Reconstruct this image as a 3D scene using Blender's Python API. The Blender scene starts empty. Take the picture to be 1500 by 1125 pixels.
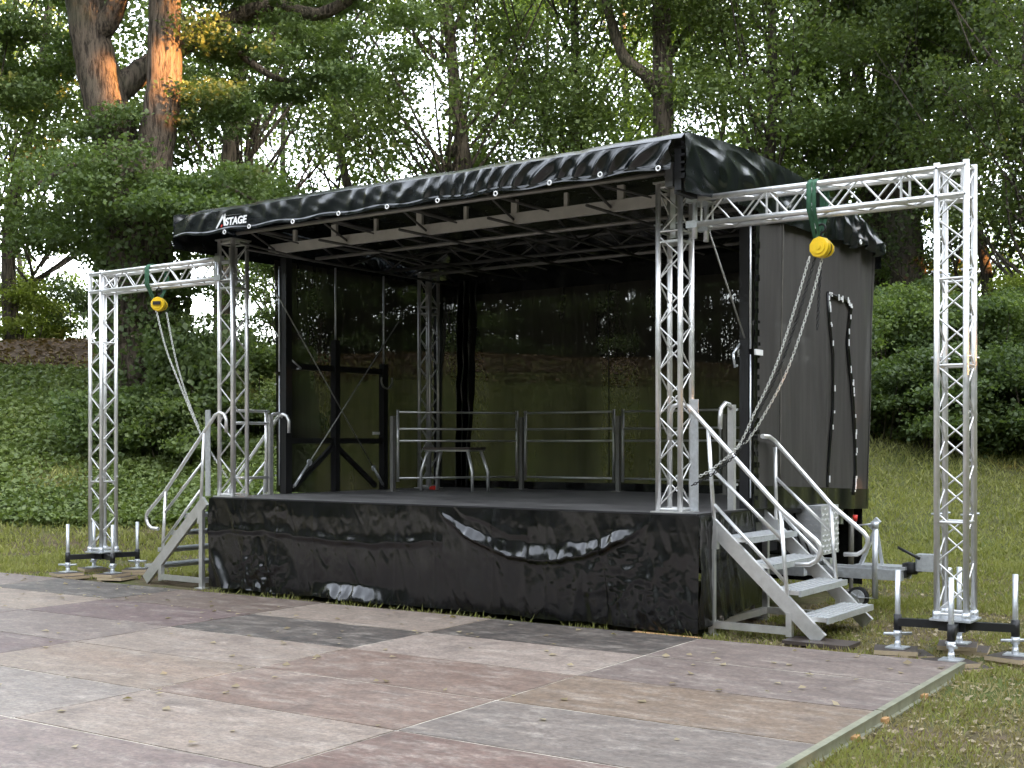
import bpy, math, random
import numpy as np
from mathutils import Vector, noise
random.seed(7)
S = bpy.context.scene
COL = S.collection
V = Vector

# ------------------------------------------------------------------ camera frame (metres, stage front edge = X axis)
CAM = V((10.717, -9.447, 1.584)); YAW = -0.611; F = 1818.6; HY = 651.2
FW = V((math.sin(YAW), math.cos(YAW), 0)); RT = V((math.cos(YAW), -math.sin(YAW), 0))
GZ = -0.05

def at(px, y, s):
    """point at forward distance s that the photo shows at pixel px, y"""
    return CAM + FW*s + RT*((px-750)/F*s) + V((0, 0, (HY-y)/F*s))

def sl(x, y):
    dx, dy = x-CAM.x, y-CAM.y
    return dx*FW.x+dy*FW.y, dx*RT.x+dy*RT.y

def pix(p):
    s, l = sl(p[0], p[1])
    return 750+F*l/s, HY-F*(p[2]-CAM.z)/s

# ------------------------------------------------------------------ materials
def new_mat(name):
    m = bpy.data.materials.new(name); m.use_nodes = True
    nt = m.node_tree; nt.nodes.clear()
    out = nt.nodes.new('ShaderNodeOutputMaterial')
    return m, nt, out
def N(nt, t, **kw):
    n = nt.nodes.new(t)
    for k, v in kw.items():
        if k in n.inputs: n.inputs[k].default_value = v
        else: setattr(n, k, v)
    return n
def noise_tex(nt, scale, detail=4, rough=.6, vec=None, stretch=None, coord='Object'):
    tc = N(nt, 'ShaderNodeTexCoord')
    src = tc.outputs[coord]
    if stretch:
        mp = N(nt, 'ShaderNodeMapping'); mp.inputs['Scale'].default_value = stretch
        nt.links.new(src, mp.inputs['Vector']); src = mp.outputs[0]
    n = N(nt, 'ShaderNodeTexNoise'); n.inputs['Scale'].default_value = scale
    n.inputs['Detail'].default_value = detail; n.inputs['Roughness'].default_value = rough
    nt.links.new(src, n.inputs['Vector'])
    return n.outputs[0]
def ramp(nt, fac, stops):
    r = N(nt, 'ShaderNodeValToRGB'); e = r.color_ramp.elements
    while len(e) < len(stops): e.new(.5)
    for i, (p, c) in enumerate(stops):
        e[i].position = p; e[i].color = (c[0], c[1], c[2], 1) if not isinstance(c, (int, float)) else (c, c, c, 1)
    nt.links.new(fac, r.inputs[0]); return r.outputs[0]
def mixc(nt, fac, a, b, mode='MIX'):
    m = N(nt, 'ShaderNodeMix', data_type='RGBA', blend_type=mode)
    def put(v, sock):
        if isinstance(v, (tuple, list)): sock.default_value = (*v[:3], 1)
        elif isinstance(v, (int, float)): sock.default_value = v
        else: nt.links.new(v, sock)
    put(fac, m.inputs[0]); put(a, m.inputs[6]); put(b, m.inputs[7])
    return m.outputs[2]
def bump(nt, h, strength, dist=.01):
    b = N(nt, 'ShaderNodeBump'); b.inputs['Strength'].default_value = strength; b.inputs['Distance'].default_value = dist
    nt.links.new(h, b.inputs['Height']); return b.outputs[0]
def simple(name, col, rough=.5, metal=0., var=.15, scale=6, bmp=0, bscale=60, stretch=None, spec=.5, rvar=0.):
    m, nt, out = new_mat(name)
    p = N(nt, 'ShaderNodeBsdfPrincipled')
    p.inputs['Metallic'].default_value = metal; p.inputs['Roughness'].default_value = rough
    p.inputs['Specular IOR Level'].default_value = spec
    f = noise_tex(nt, scale, 5, .65, stretch=stretch)
    a = tuple(c*(1-var) for c in col); b = tuple(min(1, c*(1+var)) for c in col)
    nt.links.new(ramp(nt, f, [(.3, a), (.7, b)]), p.inputs['Base Color'])
    if rvar:
        nt.links.new(ramp(nt, f, [(.3, max(.02, rough-rvar)), (.7, rough+rvar)]), p.inputs['Roughness'])
    if bmp:
        nt.links.new(bump(nt, noise_tex(nt, bscale, 4), bmp), p.inputs['Normal'])
    nt.links.new(p.outputs[0], out.inputs[0])
    return m

M = {}
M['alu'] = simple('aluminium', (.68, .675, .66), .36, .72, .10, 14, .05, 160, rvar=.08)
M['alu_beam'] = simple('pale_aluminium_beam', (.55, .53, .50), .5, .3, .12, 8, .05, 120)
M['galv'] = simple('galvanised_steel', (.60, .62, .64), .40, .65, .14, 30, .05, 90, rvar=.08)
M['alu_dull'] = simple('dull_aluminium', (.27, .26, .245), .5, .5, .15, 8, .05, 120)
M['alu_dark'] = simple('aluminium_darkened_as_shade', (.085, .083, .08), .5, .5, .15, 8)  # aluminium with the shade under the roof put into its colour
M['steel_black'] = simple('black_powder_coat', (.012, .012, .013), .45, 0, .2, 10, .05, 200)
M['rubber'] = simple('black_rubber', (.02, .02, .02), .7, 0, .2, 20)
M['yellow'] = simple('yellow_enamel', (.85, .56, .02), .35, 0, .08, 20)
M['green'] = simple('green_sling_fabric', (.028, .10, .05), .8, 0, .25, 40, .2, 220)
M['red'] = simple('red_plastic', (.6, .035, .02), .4, 0, .1, 20)
M['white'] = simple('white_plastic', (.8, .8, .79), .4, 0, .05, 20)
M['chain'] = simple('zinc_chain', (.72, .72, .68), .4, .5, .1, 60)
M['chain_dark'] = simple('blackened_chain', (.03, .03, .03), .45, .5, .2, 60)
M['rope'] = simple('steel_wire', (.36, .36, .34), .5, .4, .1, 60)
M['plyedge'] = simple('plywood_edge', (.42, .33, .22), .8, 0, .2, 40, stretch=(1, 1, 14))
M['plytop'] = simple('brown_film_plywood', (.055, .042, .035), .5, 0, .35, 7, .1, 40)
M['timber'] = simple('raw_timber', (.45, .26, .11), .8, 0, .25, 25, .2, 60)
M['railgreen'] = simple('weathered_rail_aluminium', (.25, .25, .18), .55, .35, .25, 7, .1, 60)
M['chequer'] = simple('chequer_aluminium', (.62, .63, .64), .38, .6, .1, 10)
M['logo_white'] = simple('logo_white', (.82, .82, .82), .5, 0, .03, 10)
M['logo_red'] = simple('logo_red', (.6, .04, .03), .5, 0, .03, 10)

def vinyl(name, base, rough, bstr):
    m, nt, out = new_mat(name)
    p = N(nt, 'ShaderNodeBsdfPrincipled'); p.inputs['Specular IOR Level'].default_value = .62
    d = noise_tex(nt, 3.5, 6, .7)
    nt.links.new(ramp(nt, d, [(.35, base), (.75, tuple(c*2+.003 for c in base))]), p.inputs['Base Color'])
    nt.links.new(ramp(nt, noise_tex(nt, 7, 6, .7), [(.3, rough-.05), (.7, rough+.10)]), p.inputs['Roughness'])
    w = noise_tex(nt, 5, 3, .5); w2 = noise_tex(nt, 240, 2, .5)
    b1 = N(nt, 'ShaderNodeBump'); b1.inputs['Strength'].default_value = bstr; b1.inputs['Distance'].default_value = .03
    nt.links.new(w, b1.inputs['Height'])
    b2 = N(nt, 'ShaderNodeBump'); b2.inputs['Strength'].default_value = .12; b2.inputs['Distance'].default_value = .002
    nt.links.new(w2, b2.inputs['Height']); nt.links.new(b1.outputs[0], b2.inputs['Normal'])
    nt.links.new(b2.outputs[0], p.inputs['Normal'])
    nt.links.new(p.outputs[0], out.inputs[0]); return m
M['vinyl'] = vinyl('black_vinyl', (.0035, .0035, .004), .17, .12)
M['vinyl_roof'] = vinyl('black_roof_vinyl', (.0035, .0045, .0055), .2, .12)

def meshcloth(name, col, opac):
    m, nt, out = new_mat(name)
    p = N(nt, 'ShaderNodeBsdfPrincipled'); p.inputs['Roughness'].default_value = .75
    p.inputs['Specular IOR Level'].default_value = .25
    st = noise_tex(nt, 5, 5, .6, stretch=(1, 2.2, .16))
    nt.links.new(ramp(nt, st, [(.3, tuple(c*.7 for c in col)), (.75, tuple(c*1.35 for c in col))]), p.inputs['Base Color'])
    t = N(nt, 'ShaderNodeBsdfTransparent')
    ms = N(nt, 'ShaderNodeMixShader')
    op = ramp(nt, noise_tex(nt, 1.4, 3, .5, stretch=(1, 1, .2)), [(.3, opac-.05), (.7, opac+.05)])
    nt.links.new(op, ms.inputs[0]); nt.links.new(t.outputs[0], ms.inputs[1]); nt.links.new(p.outputs[0], ms.inputs[2])
    nt.links.new(ms.outputs[0], out.inputs[0]); return m
M['mesh_side'] = meshcloth('black_mesh_fabric', (.049, .046, .042), .90)
M['mesh'] = meshcloth('see_through_mesh_fabric', (.030, .028, .022), .905)

M['mesh_seam'] = simple('pale_mesh_seam', (.12, .11, .095), .8, 0, .3, 8)
def deck_mat():
    m, nt, out = new_mat('stage_deck_plywood')
    p = N(nt, 'ShaderNodeBsdfPrincipled')
    a = noise_tex(nt, 2.5, 8, .75, stretch=(.5, 2.2, 1))
    nt.links.new(ramp(nt, a, [(.35, (.045, .043, .042)), (.50, (.085, .082, .08)), (.64, (.18, .175, .17))]), p.inputs['Base Color'])
    nt.links.new(ramp(nt, a, [(.3, .38), (.7, .62)]), p.inputs['Roughness'])
    nt.links.new(p.outputs[0], out.inputs[0]); return m
M['deck'] = deck_mat()

def panel_mat():
    m, nt, out = new_mat('phenolic_floor_panel')
    p = N(nt, 'ShaderNodeBsdfPrincipled')
    oi = N(nt, 'ShaderNodeObjectInfo')
    tc = N(nt, 'ShaderNodeTexCoord')
    big = noise_tex(nt, 1.6, 6, .65, stretch=(.6, 1.3, 1))
    c1 = mixc(nt, ramp(nt, big, [(.38, 0.), (.66, .75)]), oi.outputs['Color'], (.27, .232, .20))
    c1 = mixc(nt, .26, oi.outputs['Color'], c1)
    sc = noise_tex(nt, 5, 9, .8, stretch=(.7, 1.7, 1))
    c2 = mixc(nt, ramp(nt, sc, [(.5, 0.), (.64, .5)]), c1, (.37, .34, .30))
    fine = noise_tex(nt, 70, 4, .7)
    c3 = mixc(nt, ramp(nt, fine, [(.3, .5), (.6, 0.)]), c2, mixc(nt, .5, c2, (.08, .07, .06)))
    spots = noise_tex(nt, 2.3, 3, .55, stretch=(1, 1, 1))
    scr = noise_tex(nt, 3.2, 10, .85, stretch=(.25, 5, 1)); dust = noise_tex(nt, 14, 8, .75, stretch=(.6, 1.4, 1))
    c3 = mixc(nt, ramp(nt, dust, [(.42, .0), (.62, .35)]), c3, (.16, .125, .10))
    c3 = mixc(nt, ramp(nt, scr, [(.61, 0.), (.65, .7)]), c3, (.50, .46, .41))
    c4 = mixc(nt, ramp(nt, spots, [(.57, 0.), (.68, .45)]), c3, (.10, .08, .07))
    sp = noise_tex(nt, 34, 5, .75, stretch=(.9, 1.1, 1)); c4 = mixc(nt, 1., c4, ramp(nt, sp, [(.36, (.74, .73, .72)), (.5, (1, 1, 1)), (.66, (1.3, 1.28, 1.25))]), 'MULTIPLY')
    mo = noise_tex(nt, 8, 7, .7, stretch=(.7, 1.3, 1)); c4 = mixc(nt, 1., c4, ramp(nt, mo, [(.36, (.82, .80, .78)), (.64, (1.16, 1.13, 1.09))]), 'MULTIPLY')
    nt.links.new(c4, p.inputs['Base Color'])
    nt.links.new(ramp(nt, sc, [(.3, .5), (.7, .75)]), p.inputs['Roughness'])
    nt.links.new(bump(nt, fine, .15, .003), p.inputs['Normal'])
    nt.links.new(p.outputs[0], out.inputs[0]); return m
M['panel'] = panel_mat()
M['seam'] = simple('sandy_seam', (.42, .38, .32), .9, 0, .8, 2.2)

def ground_mat():
    m, nt, out = new_mat('lawn_ground')
    p = N(nt, 'ShaderNodeBsdfPrincipled'); p.inputs['Roughness'].default_value = .95
    p.inputs['Specular IOR Level'].default_value = .15
    a = noise_tex(nt, .55, 6, .65, coord='Generated' if False else 'Object')
    b = noise_tex(nt, 9, 6, .7)
    c = noise_tex(nt, 60, 4, .7)
    g = ramp(nt, b, [(.3, (.06, .075, .02)), (.55, (.10, .12, .034)), (.75, (.15, .155, .055))])
    s = ramp(nt, b, [(.3, (.075, .055, .036)), (.7, (.18, .135, .09))])
    sx = N(nt, 'ShaderNodeSeparateXYZ'); tcg = N(nt, 'ShaderNodeTexCoord'); nt.links.new(tcg.outputs['Object'], sx.inputs[0])
    wy = N(nt, 'ShaderNodeMapRange'); wy.inputs[1].default_value = 1; wy.inputs[2].default_value = 8; wy.inputs[3].default_value = 1; wy.inputs[4].default_value = .3
    nt.links.new(sx.outputs[1], wy.inputs[0])
    mm = N(nt, 'ShaderNodeMath', operation='MULTIPLY'); nt.links.new(ramp(nt, a, [(.40, 0.), (.56, 1.)]), mm.inputs[0]); nt.links.new(wy.outputs[0], mm.inputs[1])
    x = mixc(nt, mm.outputs[0], g, s)
    y = mixc(nt, ramp(nt, c, [(.3, .6), (.62, 0.)]), x, mixc(nt, .6, x, (.02, .02, .01)))
    nt.links.new(y, p.inputs['Base Color'])
    nt.links.new(bump(nt, c, .5, .03), p.inputs['Normal'])
    nt.links.new(p.outputs[0], out.inputs[0]); return m
M['ground'] = ground_mat()
M['path'] = simple('leaf_litter_path', (.075, .046, .025), .95, 0, .6, 9, .5, 30)

def leaf_mat(name, dark, light, trans=.45, gloss=.35):
    m, nt, out = new_mat(name)
    oi = N(nt, 'ShaderNodeObjectInfo')
    gm = N(nt, 'ShaderNodeNewGeometry')
    n1 = noise_tex(nt, .7, 3, .6); 
    ri = ramp(nt, gm.outputs['Random Per Island'], [(0., dark), (1., light)])
    col = mixc(nt, ramp(nt, n1, [(.3, 0.), (.7, .75)]), ri, light)
    hv = N(nt, 'ShaderNodeHueSaturation')
    mr = N(nt, 'ShaderNodeMapRange'); mr.inputs[3].default_value = .75; mr.inputs[4].default_value = 1.25
    nt.links.new(oi.outputs['Random'], mr.inputs[0]); nt.links.new(mr.outputs[0], hv.inputs['Value'])
    nt.links.new(col, hv.inputs['Color'])
    p = N(nt, 'ShaderNodeBsdfPrincipled'); p.inputs['Roughness'].default_value = .5
    p.inputs['Specular IOR Level'].default_value = gloss
    nt.links.new(hv.outputs[0], p.inputs['Base Color'])
    t = N(nt, 'ShaderNodeBsdfTranslucent')
    tc = mixc(nt, 1., hv.outputs[0], (1.25, 1.35, .55), 'MULTIPLY'); nt.links.new(tc, t.inputs[0])
    ms = N(nt, 'ShaderNodeMixShader'); ms.inputs[0].default_value = trans
    nt.links.new(p.outputs[0], ms.inputs[1]); nt.links.new(t.outputs[0], ms.inputs[2])
    nt.links.new(ms.outputs[0], out.inputs[0]); return m
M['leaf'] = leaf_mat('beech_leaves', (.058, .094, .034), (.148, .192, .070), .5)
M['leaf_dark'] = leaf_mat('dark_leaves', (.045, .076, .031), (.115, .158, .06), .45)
M['leaf_light'] = leaf_mat('yellow_green_leaves', (.088, .125, .028), (.21, .25, .055), .55)  # lighter yellow-green: sunlit, backlit look of far crowns put into the leaf colour
M['ivy'] = leaf_mat('ivy_leaves', (.055, .085, .030), (.15, .19, .07), .35)
M['grass'] = leaf_mat('grass_blades', (.11, .125, .035), (.28, .28, .105), .4, .2)
M['litter'] = leaf_mat('brown_leaf_litter', (.06, .038, .02), (.19, .13, .07), .2, .2)
M['straw'] = leaf_mat('straw_blades', (.17, .14, .07), (.34, .29, .15), .3, .2)
M['drygrass'] = leaf_mat('dry_leaf_litter', (.13, .095, .05), (.40, .33, .22), .25, .2)

def bark_mat(name, a, b):
    m, nt, out = new_mat(name)
    p = N(nt, 'ShaderNodeBsdfPrincipled'); p.inputs['Roughness'].default_value = .9; p.inputs['Specular IOR Level'].default_value = .2
    f = noise_tex(nt, 5, 6, .7, stretch=(3.2, 3.2, .5))
    g = noise_tex(nt, 1.2, 4, .6)
    c = ramp(nt, f, [(.40, a), (.56, b)])
    c = mixc(nt, ramp(nt, g, [(.5, 0.), (.7, .45)]), c, (.07, .075, .045))
    nt.links.new(c, p.inputs['Base Color']); nt.links.new(bump(nt, f, 1., .09), p.inputs['Normal'])
    nt.links.new(p.outputs[0], out.inputs[0]); return m
M['bark'] = bark_mat('furrowed_bark', (.028, .022, .017), (.125, .10, .077))
M['bark_dark'] = bark_mat('dark_bark', (.03, .025, .02), (.10, .082, .065))

# ------------------------------------------------------------------ mesh builder
ORG = {}
class MB:
    def __init__(s): s.v = []; s.f = []; s.sm = []
    def add(s, vs, fs, smooth=False):
        o = len(s.v); s.v += [tuple(x) for x in vs]
        s.f += [tuple(i+o for i in q) for q in fs]; s.sm += [smooth]*len(fs)
    def box(s, c, d, ax=None, bev=0):
        c = V(c); X, Y, Z = ax if ax else (V((1, 0, 0)), V((0, 1, 0)), V((0, 0, 1)))
        h = [x/2 for x in d]
        if bev <= 0:
            vs = [c+X*(h[0]*i)+Y*(h[1]*j)+Z*(h[2]*k) for k in (-1, 1) for j in (-1, 1) for i in (-1, 1)]
            s.add(vs, [(0, 2, 3, 1), (4, 5, 7, 6), (0, 1, 5, 4), (2, 6, 7, 3), (0, 4, 6, 2), (1, 3, 7, 5)])
        else:
            # chamfered prism along Z
            b = min(bev, h[0]*.9, h[1]*.9)
            oc = [(-h[0]+b, -h[1]), (h[0]-b, -h[1]), (h[0], -h[1]+b), (h[0], h[1]-b), (h[0]-b, h[1]), (-h[0]+b, h[1]), (-h[0], h[1]-b), (-h[0], -h[1]+b)]
            vs = [c+X*x+Y*y+Z*(h[2]*k) for k in (-1, 1) for x, y in oc]
            s.add(vs, [tuple(range(7, -1, -1)), tuple(range(8, 16))]+[(i, (i+1) % 8, 8+(i+1) % 8, 8+i) for i in range(8)])
    def bar(s, p, q, w, h, up=V((0, 0, 1))):
        p, q = V(p), V(q); d = q-p; L = d.length; Z = d/L
        X = up.cross(Z)
        if X.length < 1e-4: X = V((1, 0, 0)).cross(Z)
        X.normalize(); Y = Z.cross(X)
        s.box((p+q)/2, (w, h, L), (X, Y, Z))
    def tube(s, p, q, r, n=8, r2=None, cap=True):
        s.path([p, q], [r, r if r2 is None else r2], n, cap)
    def path(s, pts, r, n=8, cap=True, closed=False):
        pts = [V(p) for p in pts]; k = len(pts)
        if not isinstance(r, (list, tuple)): r = [r]*k
        tan = []
        for i in range(k):
            if closed: a, b = pts[i-1], pts[(i+1) % k]
            else: a, b = pts[max(i-1, 0)], pts[min(i+1, k-1)]
            tan.append((b-a).normalized())
        t0 = tan[0]; u = V((0, 0, 1)) if abs(t0.z) < .9 else V((1, 0, 0))
        u = (u-t0*u.dot(t0)).normalized()
        vs = []
        for i in range(k):
            t = tan[i]; u = (u-t*u.dot(t))
            if u.length < 1e-6: u = t.orthogonal()
            u.normalize(); w = t.cross(u)
            for j in range(n):
                a = 2*math.pi*j/n
                vs.append(pts[i]+(u*math.cos(a)+w*math.sin(a))*r[i])
        fs = []
        kk = k if closed else k-1
        for i in range(kk):
            for j in range(n):
                a, b = i*n+j, i*n+(j+1) % n
                c, d = ((i+1) % k)*n+(j+1) % n, ((i+1) % k)*n+j
                fs.append((a, b, c, d))
        s.add(vs, fs, True)
        if cap and not closed:
            o = len(s.v)-len(vs)
            s.f.append(tuple(o+j for j in range(n-1, -1, -1))); s.sm.append(False)
            s.f.append(tuple(o+(k-1)*n+j for j in range(n))); s.sm.append(False)
    def disc(s, c, axis, r, th, n=20):
        a = V(axis).normalized()*th/2; s.tube(V(c)-a, V(c)+a, r, n)
    def grid(s, fn, nu, nv, smooth=True):
        vs = [fn(i/nu, j/nv) for j in range(nv+1) for i in range(nu+1)]
        fs = [(j*(nu+1)+i, j*(nu+1)+i+1, (j+1)*(nu+1)+i+1, (j+1)*(nu+1)+i) for j in range(nv) for i in range(nu)]
        s.add(vs, fs, smooth)
    def build(s, name, mat, parent=None, loc=None, label=None):
        o = V(loc) if loc is not None else (ORG[parent] if parent else V((0, 0, 0)))
        me = bpy.data.meshes.new(name)
        me.from_pydata([(a-o.x, b-o.y, c-o.z) for a, b, c in s.v], [], s.f)
        me.polygons.foreach_set('use_smooth', s.sm)
        me.materials.append(M[mat] if isinstance(mat, str) else mat)
        me.update()
        ob = bpy.data.objects.new(name, me); COL.objects.link(ob)
        if parent: ob.parent = parent
        else: ob.location = o
        ORG[ob] = o
        if label: ob['label'] = label
        return ob

def T(name, loc, label, cat, group=None):
    o = bpy.data.objects.new(name, None); COL.objects.link(o); o.location = loc; o.empty_display_size = .2
    ORG[o] = V(loc); o['label'] = label; o['category'] = cat
    if group: o['group'] = group
    return o
def tag(o, label, cat, group=None, kind=None):
    o['label'] = label; o['category'] = cat
    if group: o['group'] = group
    if kind: o['kind'] = kind
    return o
def arc(c, r, a0, a1, X, Y, n=8):
    return [V(c)+V(X)*(r*math.cos(math.radians(a0+(a1-a0)*i/n)))+V(Y)*(r*math.sin(math.radians(a0+(a1-a0)*i/n))) for i in range(n+1)]

def quads_np(name, P, D, W, mat, parent=None, loc=(0, 0, 0), bend=None, smooth=False):
    """leaf-shaped quads: base point P, length vector D, half width vector W (all n x 3 arrays)"""
    n = len(P); o = np.array(loc)
    vs = np.empty((n, 4, 3)); B = 0 if bend is None else bend
    vs[:, 0] = P; vs[:, 1] = P+D*.45+W+B; vs[:, 2] = P+D; vs[:, 3] = P+D*.45-W+B
    vs = (vs-o).reshape(-1, 3)
    me = bpy.data.meshes.new(name)
    me.vertices.add(n*4); me.vertices.foreach_set('co', vs.ravel())
    me.loops.add(n*4); me.loops.foreach_set('vertex_index', np.arange(n*4, dtype=np.int32))
    me.polygons.add(n); me.polygons.foreach_set('loop_start', np.arange(0, n*4, 4, dtype=np.int32))
    me.polygons.foreach_set('loop_total', np.full(n, 4, dtype=np.int32))
    me.update(calc_edges=True)
    me.materials.append(M[mat] if isinstance(mat, str) else mat)
    ob = bpy.data.objects.new(name, me); COL.objects.link(ob)
    if parent: ob.parent = parent
    else: ob.location = loc
    ORG[ob] = V(loc)
    return ob
def unit(a): return a/np.maximum(np.linalg.norm(a, axis=1, keepdims=True), 1e-9)
def leaves(rng, C, size, upness=.8, droop=.25):
    """random leaf vectors for centres C"""
    n = len(C)
    nrm = unit(rng.normal(size=(n, 3))+np.array([0, 0, upness*1.6]))
    d = unit(np.cross(nrm, rng.normal(size=(n, 3))))
    d[:, 2] -= droop; d = unit(d)
    w = unit(np.cross(nrm, d))
    L = size*(.65+.7*rng.random((n, 1)))
    bend = nrm*(L*.10)
    return C-d*L*.5, d*L, w*L*.40, bend

# ------------------------------------------------------------------ terrain
def smooth(a, b, x):
    t = min(1, max(0, (x-a)/(b-a))); return t*t*(3-2*t)
def terrain(x, y):
    s, l = sl(x, y)
    ridge = 3.75-.028*l
    t = min(1, max(0, (s-18.2)/11.6))
    prof = t*t*(3-2*t)*.45+t*.55 if t > 0 else 0
    prof = prof*smooth(18.2, 20.5, s)+0
    h = ridge*prof
    if s > 29.8: h = ridge-(min(s, 90)-29.8)*.02
    n = noise.noise(V((x*.25, y*.25, 0)))*.25*smooth(18, 26, s)+noise.noise(V((x*.9, y*.9, 3)))*.035
    flat = 1-smooth(0, 1.5, max(abs(x-3)-7, abs(y+2)-9))   # levelled round stage and floor
    if s > 40: n *= .4
    return GZ+h+n*(1-flat)*1.0

def axis_pts(segs):
    out = []
    for a, b, st in segs:
        k = max(1, int(round((b-a)/st)))
        out += [a+(b-a)*i/k for i in range(k)]
    out.append(segs[-1][1]); return out
ss = axis_pts([(-300, -40, 40), (-40, 2, 4), (2, 32, .33), (32, 60, 2), (60, 200, 14), (200, 1500, 130)])
ls = axis_pts([(-900, -60, 84), (-60, -18, 3.5), (-18, 16, .4), (16, 60, 3.5), (60, 900, 84)])
g = MB()
vs = []
for s_ in ss:
    for l_ in ls:
        p = CAM+FW*s_+RT*l_
        vs.append((p.x, p.y, terrain(p.x, p.y)))
nl = len(ls)
g.add(vs, [(j*nl+i, j*nl+i+1, (j+1)*nl+i+1, (j+1)*nl+i) for j in range(len(ss)-1) for i in range(nl-1)], True)
ground = g.build('ground', 'ground'); ground['kind'] = 'structure'
g = MB()
def pathfn(u, v):
    l_ = -40+u*80; s_ = 27.3+v*2.5+noise.noise(V((l_*.2, 0, 0)))*.5
    p = CAM+FW*s_+RT*l_; return V((p.x, p.y, terrain(p.x, p.y)+.03))
g.grid(pathfn, 200, 8)
path_ = g.build('path', 'path'); path_['kind'] = 'structure'

# ------------------------------------------------------------------ truss helper
def truss(parent, name, base, axis, length, w, U, W_, rc=.0245, rb=.0085, pitch=.26, frames=(), mat='alu', phase=0):
    """four-chord box truss from base along axis; U and W_ span the section; returns the part"""
    base, axis, U, W_ = V(base), V(axis).normalized(), V(U), V(W_)
    c = [base, base+U*w, base+U*w+W_*w, base+W_*w]
    m = MB(); m.tube(c[0], c[0]+axis*length, rc, 10)
    root = m.build(name, mat, parent)
    for k in (1, 2, 3):
        m = MB(); m.tube(c[k], c[k]+axis*length, rc, 10); ch = m.build('chord', mat, root)
    m = MB()
    n = max(2, int(round((length-.1)/pitch))); st = (length-.1)/n
    for f in range(4):
        a, b = c[f], c[(f+1) % 4]
        for i in range(n):
            p0, p1 = (a, b) if (i+f+phase) % 2 == 0 else (b, a)
            m.tube(p0+axis*(.05+i*st), p1+axis*(.05+(i+1)*st), rb, 6, cap=False)
    for t in (0.03, length-.03)+tuple(frames):
        for f in range(4):
            m.tube(c[f]+axis*t, c[(f+1) % 4]+axis*t, .011, 6, cap=False)
    m.build('lattice', mat, root)
    if frames:
        m = MB()
        for t in frames:
            for k in range(4):
                d = 1 if k in (1, 2) else -1
                m.tube(c[k]+axis*(t+.06)-U*(.04)*1, c[k]+axis*(t+.06)+U*(.04), .008, 6)
        m.build('spigot_pin', 'galv', root)
    return root
X1, Y1, Z1 = V((1, 0, 0)), V((0, 1, 0)), V((0, 0, 1))

# ================================================================== MOBILE STAGE
stage = T('mobile_stage', (3, 2, GZ), 'large black mobile trailer stage with truss columns and vinyl roof', 'stage')
# deck
m = MB()
for x0, x1 in ((0, 1.995), (2.0, 3.995), (4.0, 6.0)):
    m.box(((x0+x1)/2, .5, .985), (x1-x0, .995, .03))
    m.box(((x0+x1)/2, 2.53, .985), (x1-x0, 3.05, .03))
deck = m.build('deck', 'deck', stage)
m = MB(); m.box((3, -.008, .955), (6.0, .016, .085)); m.box((6.008, 2.0, .955), (.016, 4.0, .085)); m.box((-.008, 2.0, .955), (.016, 4.0, .085))
m.build('deck_edge', 'steel_black', stage)
# skirts ------------------------------------------------------------
def fold(x, z, k):
    """outward bulge of the hanging vinyl, in metres"""
    d = 0
    lf = .5+.5*smooth(3.8, .4, x)-.45*smooth(1.0, .2, x)*smooth(.6, .3, z)
    a = noise.noise(V((x*3.1+z*.9, z*.7, k)))
    b = noise.noise(V((x*8.5+z*3.0, z*2.2+a, k+9)))
    c = noise.noise(V((x*3.0, z*6.5+2*a, k+20)))
    rid = 1-abs(noise.noise(V((x*5.2-z*2.4, z*3.4, k+31))))*2
    msk = smooth(-.15, .45, noise.noise(V((x*.8, z*1.1, k+60)))+.35*lf-.25)
    fc = lf*(.38+.8*msk)
    vo = noise.voronoi(V((x*4.6+.9*a+1.1*z, z*1.5+.8*b, k+7)))[0]; d += .048*fc*(vo[1]-vo[0])
    vo = noise.voronoi(V((x*10.5+1.2*b-2*z, z*3.2-.8*x+1.2*a, k+3)))[0]; d += .018*fc*(vo[1]-vo[0])
    r2 = 1-abs(noise.noise(V((x*9+2*a, z*2.6-x*2, k+44))))*2
    r3 = 1-abs(noise.noise(V((x*4-z*5+1.5*b, z*9+2*x, k+77))))*2
    d += .020*a*lf+(.008*b+.008*c)*lf*msk+.020*max(0, rid-.45)*lf*2*msk+.020*max(0, r2-.5)*lf*msk+.016*max(0, r3-.5)*lf*msk
    return d*min(1, (.98-z)*7)
def ledge(t, up, dn):
    if t > 0: return math.exp(-(t/up)**2)
    return math.exp(-(t/dn)**2)
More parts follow.
